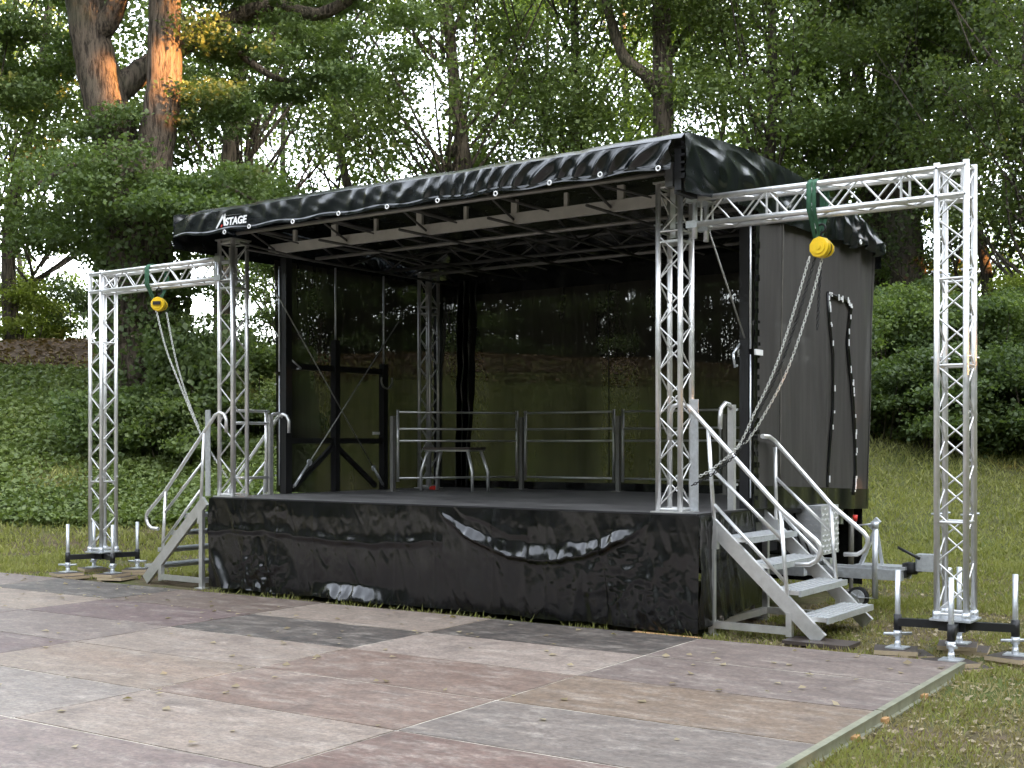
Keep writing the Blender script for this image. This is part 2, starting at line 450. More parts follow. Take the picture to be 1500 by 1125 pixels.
def skirt_front(u, v):
    x = -.02+u*6.05; z = .985-v*.985
    d = fold(x, z, 0)
    # long swag hanging between two hooks
    if 3.25 < x < 5.6:
        q = (x-3.25)/2.35; zc = .97-.44*(math.sin(math.pi*q)**.75)+.025*noise.noise(V((x*6, 0, 5)))+.012*noise.noise(V((x*17, 0, 8)))
        t = z-zc; up = .03+.12*math.sin(math.pi*q)+.04*noise.noise(V((x*2.2, 6, 6)))
        am = .066*min(1, math.sin(math.pi*q)*2.2)*(.62+.6*noise.noise(V((x*4.5, z*5, 12)))+.35*noise.noise(V((x*13, z*9, 2)))-.35*sum(math.exp(-((x-xs)/.02)**2) for xs in (3.9, 4.3, 4.62, 5.05)))
        d += am*(max(0, 1-t/up) if t > 0 else math.exp(-(t/.025)**2))
        zc2 = zc+.09+.05*noise.noise(V((x*3, 2, 5)))
        if x < 4.3: d += .010*math.sin(math.pi*q)*ledge(z-zc2-.1, .05, .015)
    # crumpled toe resting on the floor
    e = math.exp(-((x-2.1)/.42)**2)
    d += e*.11*smooth(.17, .0, z)*(1+.5*noise.noise(V((x*9, z*5, 4))))
    d += math.exp(-((x-.12-(.28-z)*.5)/.06)**2)*.05*smooth(.45, .2, z)
    # cable line across the middle
    zc3 = .62+.03*math.sin(x*2.2)+.03*noise.noise(V((x*4, 1, 1)))
    if x < 3.3: d += .024*ledge(z-zc3, .05, .03)*(.6+.6*noise.noise(V((x*5, 3, 1))))
    # sewn panel seams
    if x > 4.2: d += .022*max(0, 1-abs(noise.noise(V((x*4.6, z*.6, 91))))*3.2)*smooth(.75, .3, z)
    for xs in (.55, 1.05, 1.6, 2.7, 3.2, 3.9, 4.5, 5.55): d += .007*math.exp(-((x-xs)/.012)**2)
    zz = z if v < .97 else z+.012*noise.noise(V((x*7, 0, 2)))
    return V((x, -.022-max(-.004, d), max(-.05, zz+.02*noise.noise(V((x*1.3, 7, 2)))*v)))
m = MB(); m.grid(skirt_front, 520, 90); m.build('front_skirt', 'vinyl', stage)
def skirt_side(u, v):
    y = -.02+u*1.14; z = .985-v*(.96-.12*u)
    d = fold(y*1.3+1, z, 50)*1.7
    return V((6.022+max(-.002, d)+.05*v*u, y, z))
m = MB(); m.grid(skirt_side, 110, 70); m.build('side_skirt', 'vinyl', stage)
def skirt_side2(u, v):
    y = -.02+u*4; z = .985-v*.98
    return V((-.022-max(-.002, fold(y, z, 70)), y, z))
m = MB(); m.grid(skirt_side2, 120, 40); m.build('side_skirt', 'vinyl', stage)
m = MB(); m.grid(lambda u, v: V((6.0-u*6.0, 4.06, .985-v*.95)), 40, 12); m.build('rear_skirt', 'vinyl', stage)

# columns -----------------------------------------------------------
for (bx, by, top, w) in ((.06, .06, 3.86, .212), (5.60, .06, 3.83, .212), (.16, 3.46, 3.86, .18)):
    c = truss(stage, 'truss_column', (bx, by, 1.0), Z1, top-1.0, w, X1, Y1, pitch=.195, frames=(2.42,), rb=.0075)
    m = MB()
    m.box((bx+w/2, by+w/2, 1.006), (w+.1, w+.1, .012)); m.build('foot_plate', 'alu', c)
    m = MB()
    m.box((bx+w/2, by+w/2, 3.33), (w+.02, w+.02, .022)); m.box((bx+w/2, by+w/2, top+.008), (w+.07, w+.07, .016))
    m.box((bx+w/2, by+w/2, 3.58), (.05, .08, .42)); m.build('head_plate', 'alu', c)

# roof cover --------------------------------------------------------
prof = [(-.50, 4.045), (-.47, 4.085), (-.38, 4.115), (-.2, 4.13), (.2, 4.165), (.7, 4.195), (1.6, 4.19), (2.1, 4.165), (3.0, 4.095), (3.7, 4.03), (4.2, 3.93), (4.35, 3.86)]
cum = [0]
for a, b in zip(prof, prof[1:]): cum.append(cum[-1]+math.hypot(b[0]-a[0], b[1]-a[1]))
def prof_at(t):
    L = t*cum[-1]
    for i in range(len(prof)-1):
        if L <= cum[i+1]+1e-9:
            k = (L-cum[i])/(cum[i+1]-cum[i]); a, b = prof[i], prof[i+1]
            return a[0]+(b[0]-a[0])*k, a[1]+(b[1]-a[1])*k
    return prof[-1]
XL, XR = -.08, 6.11
def roof_top(u, v):
    x = XL+u*(XR-XL); y, z = prof_at(v)
    e = min(1, u*14); z -= .07*(1-e)**2; y += .05*(1-e)**2
    z += .012*noise.noise(V((x*1.6, y*1.2, 0)))-.012*abs(math.sin(x*math.pi/1.2))**6*0
    z += .008*noise.noise(V((x*5, y*2, 3)))
    return V((x, y, z))
m = MB(); m.grid(roof_top, 150, 60); cover = m.build('roof_cover', 'vinyl_roof', stage)
def valance(u, v):
    x = XL+u*(XR-.09-XL)
    e = max(0, 1-u*16); top = 4.045-.07*e*e
    hem = 3.818+.012*math.sin(x*9.2)+.03*e
    z = top+(hem-top)*v
    rr = smooth(2.0, 5.5, x)
    # gathered drapery: folds lean more towards the right-hand corner
    ph = x*(20+8*rr)-(z-3.82)*(9+22*rr)+7.5*noise.noise(V((x*1.25, z*.8, 1)))+1.0*noise.noise(V((x*4, z*2, 7)))
    fl = math.sin(ph)*.5+.5
    amp = (.020+.046*rr)*(.55+.9*max(0, .3+noise.noise(V((x*1.1, 4, 4)))))*math.sin(math.pi*min(1, v*1.02+.06))**.8
    amp *= .55+.45*smooth(.8, 3.5, x)
    d = amp*(fl**2.2)+.006*noise.noise(V((x*6+z*9, z*5, 4)))*math.sin(math.pi*v)
    d += .03*rr*noise.noise(V((x*2.3-z*6, z*2, 9)))*math.sin(math.pi*v)
    if v > .86: d += .006
    return V((x, -.50+.05*e*e-.012*v-d, z))
m = MB(); m.grid(valance, 640, 34); val = m.build('front_valance', 'vinyl_roof', stage)
for px, py in ((330, 340), (366, 332), (430, 325), (497, 313), (568, 303), (642, 294), (727, 284), (806, 268), (880, 256), (965, 247)):
    s_ = None
    # on the plane Y = -.55
    d = FW*F+RT*(px-750)+V((0, 0, HY-py)); t = (-.545-CAM.y)/d.y; p = CAM+d*t
    m = MB(); m.path([p+V((math.cos(a)*.019, -.012, math.sin(a)*.019)) for a in [i*math.pi/6 for i in range(12)]], .0065, 6, closed=True)
    m.build('eyelet', 'white', val)
# logo
def txt(body, size, shear, loc, mat, parent, name, extr=.0015):
    cu = bpy.data.curves.new(name, 'FONT'); cu.body = body; cu.size = size; cu.shear = shear; cu.extrude = extr
    cu.offset = .0035
    o = bpy.data.objects.new(name, cu); COL.objects.link(o)
    me = bpy.data.meshes.new_from_object(o.evaluated_get(bpy.context.evaluated_depsgraph_get()))
    bpy.data.objects.remove(o)
    a = MB(); a.add([V((loc[0]+v.co.x, loc[1]-v.co.z, loc[2]+v.co.y)) for v in me.vertices], [tuple(p.vertices) for p in me.polygons])
    return a.build(name, mat, parent)
LY = -.585
m = MB()
def strip(a, b, w0, w1, mb):
    mb.add([V((a[0]-w0, LY, a[1])), V((a[0]+w0, LY, a[1])), V((b[0]+w1, LY, b[1])), V((b[0]-w1, LY, b[1])),
            V((a[0]-w0, LY+.004, a[1])), V((a[0]+w0, LY+.004, a[1])), V((b[0]+w1, LY+.004, b[1])), V((b[0]-w1, LY+.004, b[1]))],
           [(0, 1, 2, 3), (7, 6, 5, 4), (0, 4, 5, 1), (1, 5, 6, 2), (2, 6, 7, 3), (3, 7, 4, 0)])
lx = .735
strip((lx, 3.845), (lx+.115, 3.985), .012, .018, m); strip((lx+.115, 3.985), (lx+.125, 3.86), .018, .014, m)
strip((lx+.05, 3.893), (lx+.10, 3.893), .008, .008, m)
strip((lx+.13, 3.965), (lx+.36, 3.958), .012, .004, m)
logo = m.build('logo', 'logo_white', val)
m = MB(); LY -= .002; strip((lx+.085, 3.875), (lx+.075, 3.85), .010, .010, m); strip((lx+.07, 3.852), (lx+.125, 3.852), .012, .010, m)
m.build('logo_letter', 'logo_red', logo)
txt('STAGE', .105, .18, (lx+.135, LY, 3.862), 'logo_white', logo, 'logo_lettering')
# side flaps
def hem_r(y): return 3.655+.03*math.cos((y-.9)*1.5)*(y < 1)+.02*(y-1)*.6
def flap(xs, sgn, hemf, k):
    def fn(u, v):
        yy, zz = prof_at(min(1, .012+u*.988)); y = yy; top = zz
        hem = hemf(y)
        z = top+(hem-top)*v
        bk = smooth(2.2, 4.2, y)
        ph = y*(5+9*bk)+z*(3+2*bk)+2*noise.noise(V((y*1.1, z*2, k)))
        d = (.012+.075*bk)*(math.sin(ph)*.5+.5)*v**.7+(.05+.03*bk)*noise.noise(V((y*1.6-z*2.0, z*(2.4+1*bk), k+3)))*math.sin(math.pi*min(1, v*.9+.02))
        d += (.022+.012*bk)*(1-abs(noise.noise(V((y*3+z*4, z*4-y, k+5))))*2)*math.sin(math.pi*min(1, v+.05))
        return V((xs+sgn*max(-.005, d+.01), y, z+.05*bk*v*math.sin(y*9)))
    return fn
m = MB(); m.grid(flap(XR, 1, hem_r, 11), 260, 50); sf = m.build('side_flap', 'vinyl_roof', stage)
m = MB(); m.grid(flap(XL, -1, lambda y: 3.72, 17), 120, 30); m.build('side_flap', 'vinyl_roof', stage)
for y in (1.6, 2.15, 3.45):
    p = V((XR+.085, y, hem_r(y)+.045)); m = MB()
    m.path([p+V((0, math.cos(a)*.022, math.sin(a)*.022)) for a in [i*math.pi/6 for i in range(12)]], .008, 6, closed=True); m.build('eyelet', 'white', sf)
m = MB(); m.grid(lambda u, v: V((XL+u*(XR-XL), 4.35+.02*math.sin(u*40)*v, 3.86-v*.3)), 120, 8); m.build('rear_valance', 'vinyl_roof', stage)
# corner hinge block at the right end of the roof
m = MB(); m.box((6.02, -.36, 3.86), (.06, .05, .40)); m.box((6.03, -.30, 3.78), (.10, .16, .03)); m.box((6.0, -.2, 3.66), (.06, .3, .04))
for k in range(5): m.box((6.06, -.36, 3.76+k*.06), (.05, .07, .018))
m.build('roof_hinge', 'steel_black', stage)
m = MB(); m.box((5.93, -.34, 3.80), (.07, .06, .2)); m.build('roof_bracket', 'alu_dark', stage)
# roof framework
m = MB(); m.box((2.95, .55, 3.80), (5.2, .05, .105)); rb = m.build('roof_beam', 'alu_beam', stage)
for i in range(9):
    x = .75+i*.6; m = MB(); m.box((x, .55, 3.92), (.07 if i % 2 else .04, .035, .13)); m.build('beam_strut', 'alu_beam', rb)
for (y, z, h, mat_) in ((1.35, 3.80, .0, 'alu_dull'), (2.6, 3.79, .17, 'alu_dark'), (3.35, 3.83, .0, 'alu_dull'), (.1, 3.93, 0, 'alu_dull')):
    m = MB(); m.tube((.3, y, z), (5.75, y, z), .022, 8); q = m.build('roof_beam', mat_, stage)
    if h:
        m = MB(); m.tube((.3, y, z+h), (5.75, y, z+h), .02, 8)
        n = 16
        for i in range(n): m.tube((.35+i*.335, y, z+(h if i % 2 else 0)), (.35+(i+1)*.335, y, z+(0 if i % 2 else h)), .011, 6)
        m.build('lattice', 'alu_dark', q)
for i, x in enumerate((.45, 1.55, 2.65, 3.75, 4.85, 5.6)):
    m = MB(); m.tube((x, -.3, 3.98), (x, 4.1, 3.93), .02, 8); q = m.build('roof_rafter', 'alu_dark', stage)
    m = MB()
    for k in range(7):
        y0 = .1+k*.55; m.tube((x, y0, 3.74 if k % 2 else 3.96), (x+.0, y0+.55, 3.96 if k % 2 else 3.74), .013, 6)
        if k % 2 == 0: m.bar((x, y0, 3.96), (x+.5, y0+.3, 3.80), .03, .014)
    m.tube((x, .1, 3.74), (x, 3.9, 3.74), .015, 6)
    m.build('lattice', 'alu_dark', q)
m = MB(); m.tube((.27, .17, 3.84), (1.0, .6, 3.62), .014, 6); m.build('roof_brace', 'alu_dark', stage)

# mesh walls --------------------------------------------------------
def sidewall(xs, sgn, k):
    def fn(u, v):
        yb = 4.02+.36*(1-v); y = 1.02+u*(yb-1.02); z0 = 1.02-.13*u; z = 3.78+(z0-3.78)*v
        d = .05*noise.noise(V((y*2.2, z*.35, k)))+.025*noise.noise(V((y*6, z*.5, k+4)))
        return V((xs+sgn*(d+.03), y, z))
    return fn
m = MB(); m.grid(sidewall(6.03, 1, 1), 90, 60); sw = m.build('mesh_side_wall', 'mesh_side', stage)
m = MB()
fn = sidewall(6.034, 1, 1)
m.grid(lambda u, v: fn(u, .93+.075*v)+V((.004, 0, 0)), 60, 3); m.grid(lambda u, v: fn(.0+u*.03, v)+V((.006, 0, 0)), 3, 60)
m.grid(lambda u, v: fn(.975+.03*u, v)+V((.006-.10*u, .03*u, 0)), 4, 60)
m.build('wall_hem', 'vinyl', sw)
m = MB()
for yy in (1.58,): m.path([fn((yy-1.02)/(4.02+.36*(1-i/30)-1.02), i/30)+V((.003, 0, 0)) for i in range(28)], .006, 4)
m.build('wall_seam', 'mesh_seam', sw)
# laced door slit in the mesh
def zipline(pts, name, mat, r):
    m = MB(); m.path([fn((y-1.02)/(4.02+.36*(1-vv)-1.02), vv)+V((.008, 0, 0)) for y, vv in pts], r, 5); return m.build(name, mat, sw)
def on_x(px, py, xx):
    d = FW*F+RT*(px-750)+V((0, 0, HY-py)); t = (xx-CAM.x)/d.x; return CAM+d*t
def yv(px, py):
    p = on_x(px, py, 6.06); z = p.z; v = (3.78-z)/(3.78-.93); return p.y, v
la = [yv(1211, 430), yv(1213, 470), yv(1218, 520), yv(1219, 600), yv(1214, 690), yv(1213, 715)]
lb = [yv(1211, 430), yv(1225, 438), yv(1240, 440), yv(1246, 450), yv(1241, 500), yv(1246, 560), yv(1248, 620), yv(1251, 690), yv(1247, 722)]
zipline(la, 'door_lacing', 'vinyl', .016); zipline(lb, 'door_lacing', 'vinyl', .022)
m = MB()
for pts in (la, lb):
    for i in range(len(pts)-1):
        for k in range(9):
            if random.random() < (.5 if pts is lb else .25):
                t = (k+random.random())/9; y = pts[i][0]+(pts[i+1][0]-pts[i][0])*t; vv = pts[i][1]+(pts[i+1][1]-pts[i][1])*t
                p = fn((y-1.02)/(4.02+.36*(1-vv)-1.02), vv)+V((.03, random.uniform(-.012, .012), 0)); m.box(p, (.008, .014, random.uniform(.02, .07)))
m.build('lacing_weave', 'white', sw)
m = MB()
for i in range(26):
    z = 1.1+i*.1; m.box((6.075, 1.09+random.uniform(-.02, .02), z), (.01, .022, random.uniform(.02, .06)))
m.build('lacing_weave', 'vinyl', sw)
m = MB(); m.grid(sidewall(-.02, -1, 31), 60, 40); m.build('mesh_side_wall', 'mesh', stage)
def backwall(u, v):
    x = -.02+u*6.04; z = 3.85+(1.0-3.85)*v
    return V((x, 4.05+.06*noise.noise(V((x*2.2, z*.3, 6)))+.03*noise.noise(V((x*6, z*.6, 2))), z))
m = MB(); m.grid(backwall, 110, 30); bw = m.build('mesh_back_wall', 'mesh', stage)
m = MB(); m.grid(lambda u, v: backwall(u, v*.085)-V((0, .02, 0)), 80, 4); m.grid(lambda u, v: backwall(u, .965+v*.035)-V((0, .02, 0)), 80, 2)
m.build('wall_hem', 'vinyl', bw)
m = MB()
for x in (2.75, 4.6): m.path([backwall((x+.02)/6.04, i/20)-V((.0-.05*i/20*0, .012, 0)) for i in range(21)], .007, 5)
m.build('wall_seam', 'steel_black', bw)
# left wall framing
def post(x, y, z0, z1, w=.085, name='wall_post', mat='steel_black'):
    m = MB(); m.box((x, y, (z0+z1)/2), (w, w, z1-z0)); return m.build(name, mat, stage)
post(.05, 1.10, 1.0, 3.8, .10); post(.06, 1.94, 1.0, 2.88); post(.06, 2.85, 1.0, 2.63); post(.05, 4.0, 1.0, 3.8)
post(5.97, 1.05, 1.0, 3.72, .09); post(5.97, 3.95, 1.0, 3.72)
for y, z0 in ((1.94, 2.88), (2.85, 2.63)):
    m = MB(); m.tube((.06, y, z0), (.06, y, 3.78), .013, 8); m.build('lift_rod', 'galv', stage)
for x, y in ((.0, 1.04), (6.035, 1.0)):
    m = MB(); m.tube((x, y-.0, 2.45), (x, y, 3.7), .011, 8); m.tube((x, y, 1.1), (x, y, 2.4), .008, 8); m.build('lift_rod', 'galv', stage)
m = MB(); m.bar((.05, 1.1, 2.52), (.05, 2.85, 2.53), .05, .07); m.bar((.05, 1.1, 1.63), (.05, 2.85, 1.63), .05, .07); m.bar((.05, 1.9, 1.56), (.05, 1.2, 1.05), .045, .06); m.bar((.05, 1.97, 1.56), (.05, 2.7, 1.05), .045, .06)
m.build('wall_brace', 'steel_black', stage)
for a, b, tb in (((.11, .80, 3.46), (.11, 2.80, 1.04), .9), ((.13, 3.07, 3.2), (.13, 1.14, 1.07), .86)):
    a, b = V(a), V(b); m = MB(); m.tube(a, b, .0085, 6); cb = m.build('brace_cable', 'rope', stage)
    m = MB(); p, q = a.lerp(b, tb), a.lerp(b, .99); m.tube(p, q, .018, 8); m.disc(p, (1, 0, 0), .04, .02, 10); m.build('turnbuckle', 'galv', cb)
m = MB(); m.tube((5.9, .35, 3.55), (5.98, 1.0, 2.55), .008, 6); m.build('brace_cable', 'rope', stage)
m = MB(); m.path(arc((.1, 2.87, 2.42), .11, 20, -200, Y1, Z1, 10), .014, 6); m.build('cable_hook', 'rope', stage)
for y0, z0, sx in ((1.15, 2.6, .08), (1.0, 2.5, 5.93)):
    m = MB(); m.tube((sx, y0, z0), (sx, y0+(.17 if sx < 1 else -.14), z0-.1), .012, 6); m.tube((sx, y0+(.17 if sx < 1 else -.14), z0-.1), (sx, y0+(.10 if sx < 1 else -.10), z0-.22 if sx > 1 else z0-.11), .012, 6); m.build('latch_handle', 'galv', stage)
m = MB(); m.box((6.09, 1.06, 2.42), (.02, .16, .05), bev=.006); m.build('wall_reflector', 'white', stage)
m = MB(); m.box((.10, 2.66, 1.73), (.02, .13, .035), bev=.006); m.build('wall_reflector', 'white', stage)
m = MB()
for x, y in ((.0, 1.03), (5.925, 1.0)):
    for z in (1.22, 1.55, 1.9, 2.3): m.disc((x, y-.05, z), (0, 1, 0), .012, .012, 8)
m.build('wall_bolt', 'galv', stage)
# gathered black curtain beside the rear column
def curtain(u, v):
    x = .55+u*.26-.10*v; z = 3.78-v*2.76
    return V((x+.02*noise.noise(V((u*6, z*2, 0))), 3.85+.055*math.sin(u*17+z*1.2)+.03*noise.noise(V((x*8, z*4, 2))), z))
m = MB(); m.grid(curtain, 40, 60); m.build('gathered_curtain', 'vinyl', stage)
# rail sockets along the rear of the deck
RP = [(.62, 2.38), (1.56, 3.84), (3.01, 3.84), (4.45, 3.84), (5.6, 3.84)]
for x, y in RP:
    m = MB(); m.box((x, y, 1.47), (.05, .05, .94)); m.box((x, y, 1.006), (.12, .12, .012)); m.build('rail_socket', 'alu_dull', stage)
# trailer running gear ---------------------------------------------
m = MB(); m.box((3, 1.2, .8), (5.8, .08, .16)); m.box((3, 3.7, .8), (5.8, .08, .16))
for x in (.3, 1.7, 3.1, 4.5, 5.8): m.box((x, 2.45, .78), (.08, 2.42, .12))
m.box((5.0, 2.15, .36), (2.2, .09, .12)); m.box((5.0, 2.85, .36), (2.2, .09, .12)); m.box((4.2, 2.5, .55), (.1, 1.0, .4))
chassis = m.build('chassis', 'galv', stage)
for y in (1.55, 3.45):
    m = MB(); m.disc((2.9, y, .24), Y1, .29, .18, 24); wh = m.build('road_wheel', 'rubber', stage)
    m = MB(); m.disc((2.9, y, .24), Y1, .17, .19, 16); m.build('rim', 'galv', wh)
m = MB()
m.bar((5.6, 2.38, .335), (6.98, 2.38, .335), .06, .1); m.bar((5.6, 2.62, .335), (6.98, 2.62, .335), .06, .1)
m.box((6.75, 2.5, .40), (.5, .26, .03)); m.box((6.35, 2.34, .335), (.12, .012, .04))
db = m.build('drawbar', 'galv', stage)
m = MB(); m.tube((6.99, 2.5, .39), (7.07, 2.5, .40), .06, 10); m.tube((7.05, 2.5, .40), (7.12, 2.5, .41), .045, 10)
m.box((6.98, 2.5, .38), (.03, .18, .14)); m.build('coupling_gaiter', 'rubber', db)
m = MB(); m.box((7.2, 2.5, .46), (.24, .15, .16), bev=.02); m.tube((7.25, 2.5, .40), (7.40, 2.5, .38), .045, 10); m.build('coupling_head', 'galv', db)
m = MB(); m.tube((7.13, 2.42, .50), (6.92, 2.42, .60), .014, 6); m.build('hand_brake', 'steel_black', db)
m = MB(); m.tube((6.72, 2.36, .10), (6.72, 2.36, .78), .03, 10); m.tube((6.72, 2.36, .78), (6.72, 2.36, .84), .036, 10)
jw = m.build('jockey_leg', 'galv', db)
m = MB(); m.disc((6.56, 2.34, .105), Y1, .10, .06, 24); m.build('jockey_wheel', 'rubber', db)
m = MB(); m.disc((6.56, 2.31, .105), Y1, .075, .012, 20); m.bar((6.56, 2.30, .105), (6.72, 2.30, .11), .03, .006)
for k in range(5):
    a = k*1.2566; m.bar((6.56, 2.30, .105), (6.56+.072*math.cos(a), 2.30, .105+.072*math.sin(a)), .016, .01, Y1)
m.build('wheel_rim', 'galv', db)
m = MB(); m.bar((6.55, 2.45, .42), (6.70, 2.45, .78), .05, .03); m.bar((6.70, 2.45, .78), (6.76, 2.45, .42), .02, .03)
m.bar((6.66, 2.40, .78), (6.74, 2.40, .86), .05, .06); m.build('drawbar_brace', 'galv', db)
m = MB(); m.tube((6.72, 2.36, .82), (6.54, 2.34, .80), .008, 6); m.tube((6.54, 2.34, .80), (6.53, 2.34, .86), .008, 6); m.build('crank', 'galv', db)
m = MB(); m.tube((6.53, 2.34, .84), (6.53, 2.34, .90), .02, 8, .026); m.build('crank_knob', 'red', db)
m = MB(); m.box((6.09, 2.48, .74), (.28, .46, .48), bev=.01); tb = m.build('toolbox', 'chequer', stage)
m = MB()
for i in range(9):
    for j in range(9):
        for (dx, dy) in ((1, 0), (0, 1)):
            if dx:
                c = V((5.97+i*.03, 2.247, .53+j*.052)); ax = V((1, 0, 1 if (i+j) % 2 else -1)).normalized(); m.box(c, (.026, .004, .007), (ax, Y1, Y1.cross(ax)))
            elif i < 9:
                c = V((6.232, 2.29+i*.05, .53+j*.052)); ax = V((0, 1, 1 if (i+j) % 2 else -1)).normalized(); m.box(c, (.004, .03, .008), (X1, ax, X1.cross(ax)))
m.build('tread_pattern', 'alu', tb)
m = MB(); m.box((5.86, 2.2, .72), (.2, .4, .4), bev=.02); m.box((5.8, 1.8, .66), (.2, .3, .2), bev=.02)
for k in range(5): m.path([(5.95, 1.7+k*.12, .95), (6.0+.03*k, 1.75+k*.12, .7-.05*k), (5.95, 1.9+k*.1, .5), (5.9, 2.1, .62)], .011, 6)
m.build('hydraulic_pack', 'steel_black', stage)
for x, y in ((5.93, 3.9), (5.9, 1.35), (.15, 3.9)):
    m = MB(); m.tube((x, y, .22), (x, y, .93), .032, 8); m.tube((x, y, GZ+.02), (x, y, .3), .022, 8); m.disc((x, y, GZ+.02), Z1, .09, .02, 12); m.build('stabiliser_leg', 'alu_dull', stage)

# ================================================================== GUARD RAILS on the deck
def guard_rail(a, b, label):
    a, b = V((a[0], a[1], 0)), V((b[0], b[1], 0)); d = (b-a).normalized(); a += d*.065; b -= d*.065
    r = T('guard_rail', (a.x, a.y, 1.12), label, 'railing', 'guard rails along the rear of the stage deck')
    for p in (a, b):
        m = MB(); m.tube(p+Z1*1.12, p+Z1*2.02, .019, 8); m.build('upright', 'alu', r)
    for z in (1.99, 1.78, 1.63, 1.165):
        m = MB(); m.tube(a+Z1*z, b+Z1*z, .013, 8); m.build('rail', 'alu', r)
for i, lb_ in enumerate(('grey pipe guard rail panel left of the others, angled beside the rear truss column', 'grey pipe guard rail panel in the middle of the stage, right of the stool',
                         'grey pipe guard rail panel partly behind the right front truss column', 'short grey pipe guard rail panel between truss column and right mesh wall')):
    guard_rail(RP[i], RP[i+1], lb_)

# stool on the deck
st = T('stage_stool', (1.32, 2.75, 1.0), 'low black-topped bench with bent grey metal legs standing on the stage', 'bench')
m = MB(); m.box((1.30, 2.75, 1.535), (.74, .36, .03), bev=.02); m.build('seat', 'plytop', st)
m = MB(); m.box((1.30, 2.75, 1.51), (.70, .32, .02)); m.build('seat_frame', 'alu', st)
for sx, sy in ((-1, -1), (1, -1), (1, 1), (-1, 1)):
    p = V((1.30+sx*.31, 2.75+sy*.13, 1.51)); m = MB()
    m.path([p, p+V((sx*.09, sy*.03, -.27)), p+V((sx*.09, sy*.03, -.50))], .02, 8); m.build('leg', 'alu', st)
m = MB(); m.box((.66, 3.15, 1.02), (.11, .08, .04), bev=.01); m.box((.66, 3.15, 1.045), (.07, .04, .01)); o = m.build('small_red_object', 'red', None, (.66, 3.15, 1.0))
tag(o, 'small red object on the deck at the foot of the rear column', 'case')  # plain red block for an unidentified small red object

# ================================================================== STAIRS
def stairs(sx, x0, ys, label):
    """sx: +1 descends towards +X. x0: deck side. ys: (front, rear) stringer planes"""
    R_ = T('metal_stairs', (x0+sx*.5, sum(ys)/2, GZ), label, 'stairs', 'aluminium stairs beside the stage')
    P = lambda dx, y, z: V((x0+sx*dx, y, z))
    for y in ys:
        m = MB(); m.bar(P(-.06, y, .95), P(.97, y, GZ+.045), .04, .12, Y1.cross(V((sx*1.0, 0, -.95)))); 
        m.build('stringer', 'alu', R_)
        m = MB(); m.box(P(.0, y, .42), (.055, .045, .94)); m.box(P(0, y, GZ+.008), (.13, .11, .012)); m.build('leg', 'alu', R_)
        m = MB(); m.box(P(.37, y, .045), (.70, .04, .06)); m.build('base_bar', 'alu', R_)
    m = MB(); m.box(P(.0, sum(ys)/2, .045), (.045, ys[1]-ys[0]-.05, .06)); m.build('cross_bar', 'alu', R_)
    for k, z in enumerate((.775, .565, .36, .155)):
        xc = .12+.235*k; y0, y1 = ys[0]+.022, ys[1]-.022
        m = MB(); m.box(P(xc+.05, sum(ys)/2, z), (.27, y1-y0, .035)); 
        t = m.build('tread', 'alu', R_)
        m = MB()
        for i in range(5): m.box(P(xc-.05+i*.05, sum(ys)/2, z+.021), (.012, y1-y0-.04, .008))
        m.build('grip_rib', 'galv', t)
        m = MB(); m.box(P(xc+.19, sum(ys)/2, z-.005), (.02, y1-y0, .05)); m.build('nosing', 'galv', t)
    for j, y in enumerate(ys):
        pts = [P(-.40, y, 1.72), P(-.40, y, 1.86)]
        if sx > 0 and j == 1: pts = [V((6.12, 1.07, 1.66)), V((6.115, 1.24, 1.655)), V((6.125, 1.33, 1.62)), V((6.16, 1.375, 1.565))]
        else: pts += [P(-.365, y, 1.92), P(-.30, y, 1.94), P(-.225, y, 1.915)]
        pts += [P(.63, y, 1.04), P(.93, y, .80), P(.965, y, .755), P(.965, y, .70), P(.93, y, .64), P(.87, y, .605), P(.75, y, .60)]
        m = MB(); m.path(pts, .021, 10); h = m.build('handrail', 'alu', R_)
        q_ = .13 if sx > 0 and j == 1 else 0
        for a, b in ((P(-.04+q_, y, 1.73-q_*1.3), P(.03+q_*.6, y, .74)), (P(.62, y, 1.05), P(.70, y, .05))):
            m = MB(); m.tube(a, b, .019, 8); m.box(b+V((0, 0, .05)), (.05, .05, .2)); m.build('baluster', 'alu', h)
        for a, b in ((P(-.01+q_*.85, y, 1.38-q_*.8), P(.63, y, .80)), (P(.02+q_*.7, y, 1.07-q_*.7), P(.66, y, .45))):
            m = MB(); m.tube(a, b, .016, 8); m.build('mid_rail', 'alu', h)
    m = MB(); m.box(P(-.17 if sx > 0 else -.1, ys[0], 1.49), (.075, .014, .97)); m.build('rail_bracket', 'galv', R_)
    return R_
s1 = stairs(1, 6.02, (.25, 1.38), 'aluminium stairs with four treads and handrails at the right end of the stage')
s2 = stairs(-1, -.22, (.05, 1.02), 'aluminium stairs with handrails at the left end of the stage beside the ivy bank')
def gate_post(root, x, y, dirn, name='gate_post'):
    m = MB(); m.box((x, y, 1.47), (.06, .05, .94)); p = m.build(name, 'alu', root)
    m = MB(); m.path([V((x, y, 1.90)), V((x, y+dirn*.05, 1.94)), V((x, y+dirn*.14, 1.95)), V((x, y+dirn*.22, 1.90)), V((x, y+dirn*.24, 1.82)), V((x, y+dirn*.24, 1.72))], .021, 10)
    m.build('hook_rail', 'alu', p)
gate_post(s1, 6.0-.05, .79, -1); gate_post(s2, .03, .86, 1)
m = MB()
for z in (1.97, 1.83, 1.20): m.tube((.03, .30, z), (.03, .84, z), .017, 8)
m.tube((.03, .80, 1.03), (.03, .80, 1.98), .019, 8)
m.build('side_rail', 'alu', s2)
o = MB(); o.box((7.0, .22, GZ+.03), (.55, .30, .03)); o = o.build('wooden_pad', 'plytop', None, (7.0, .22, GZ)); tag(o, 'dark plywood board under the front foot of the right stairs', 'wood pad', 'plywood pads under metal feet')
o.data.materials.append(M['plyedge'])
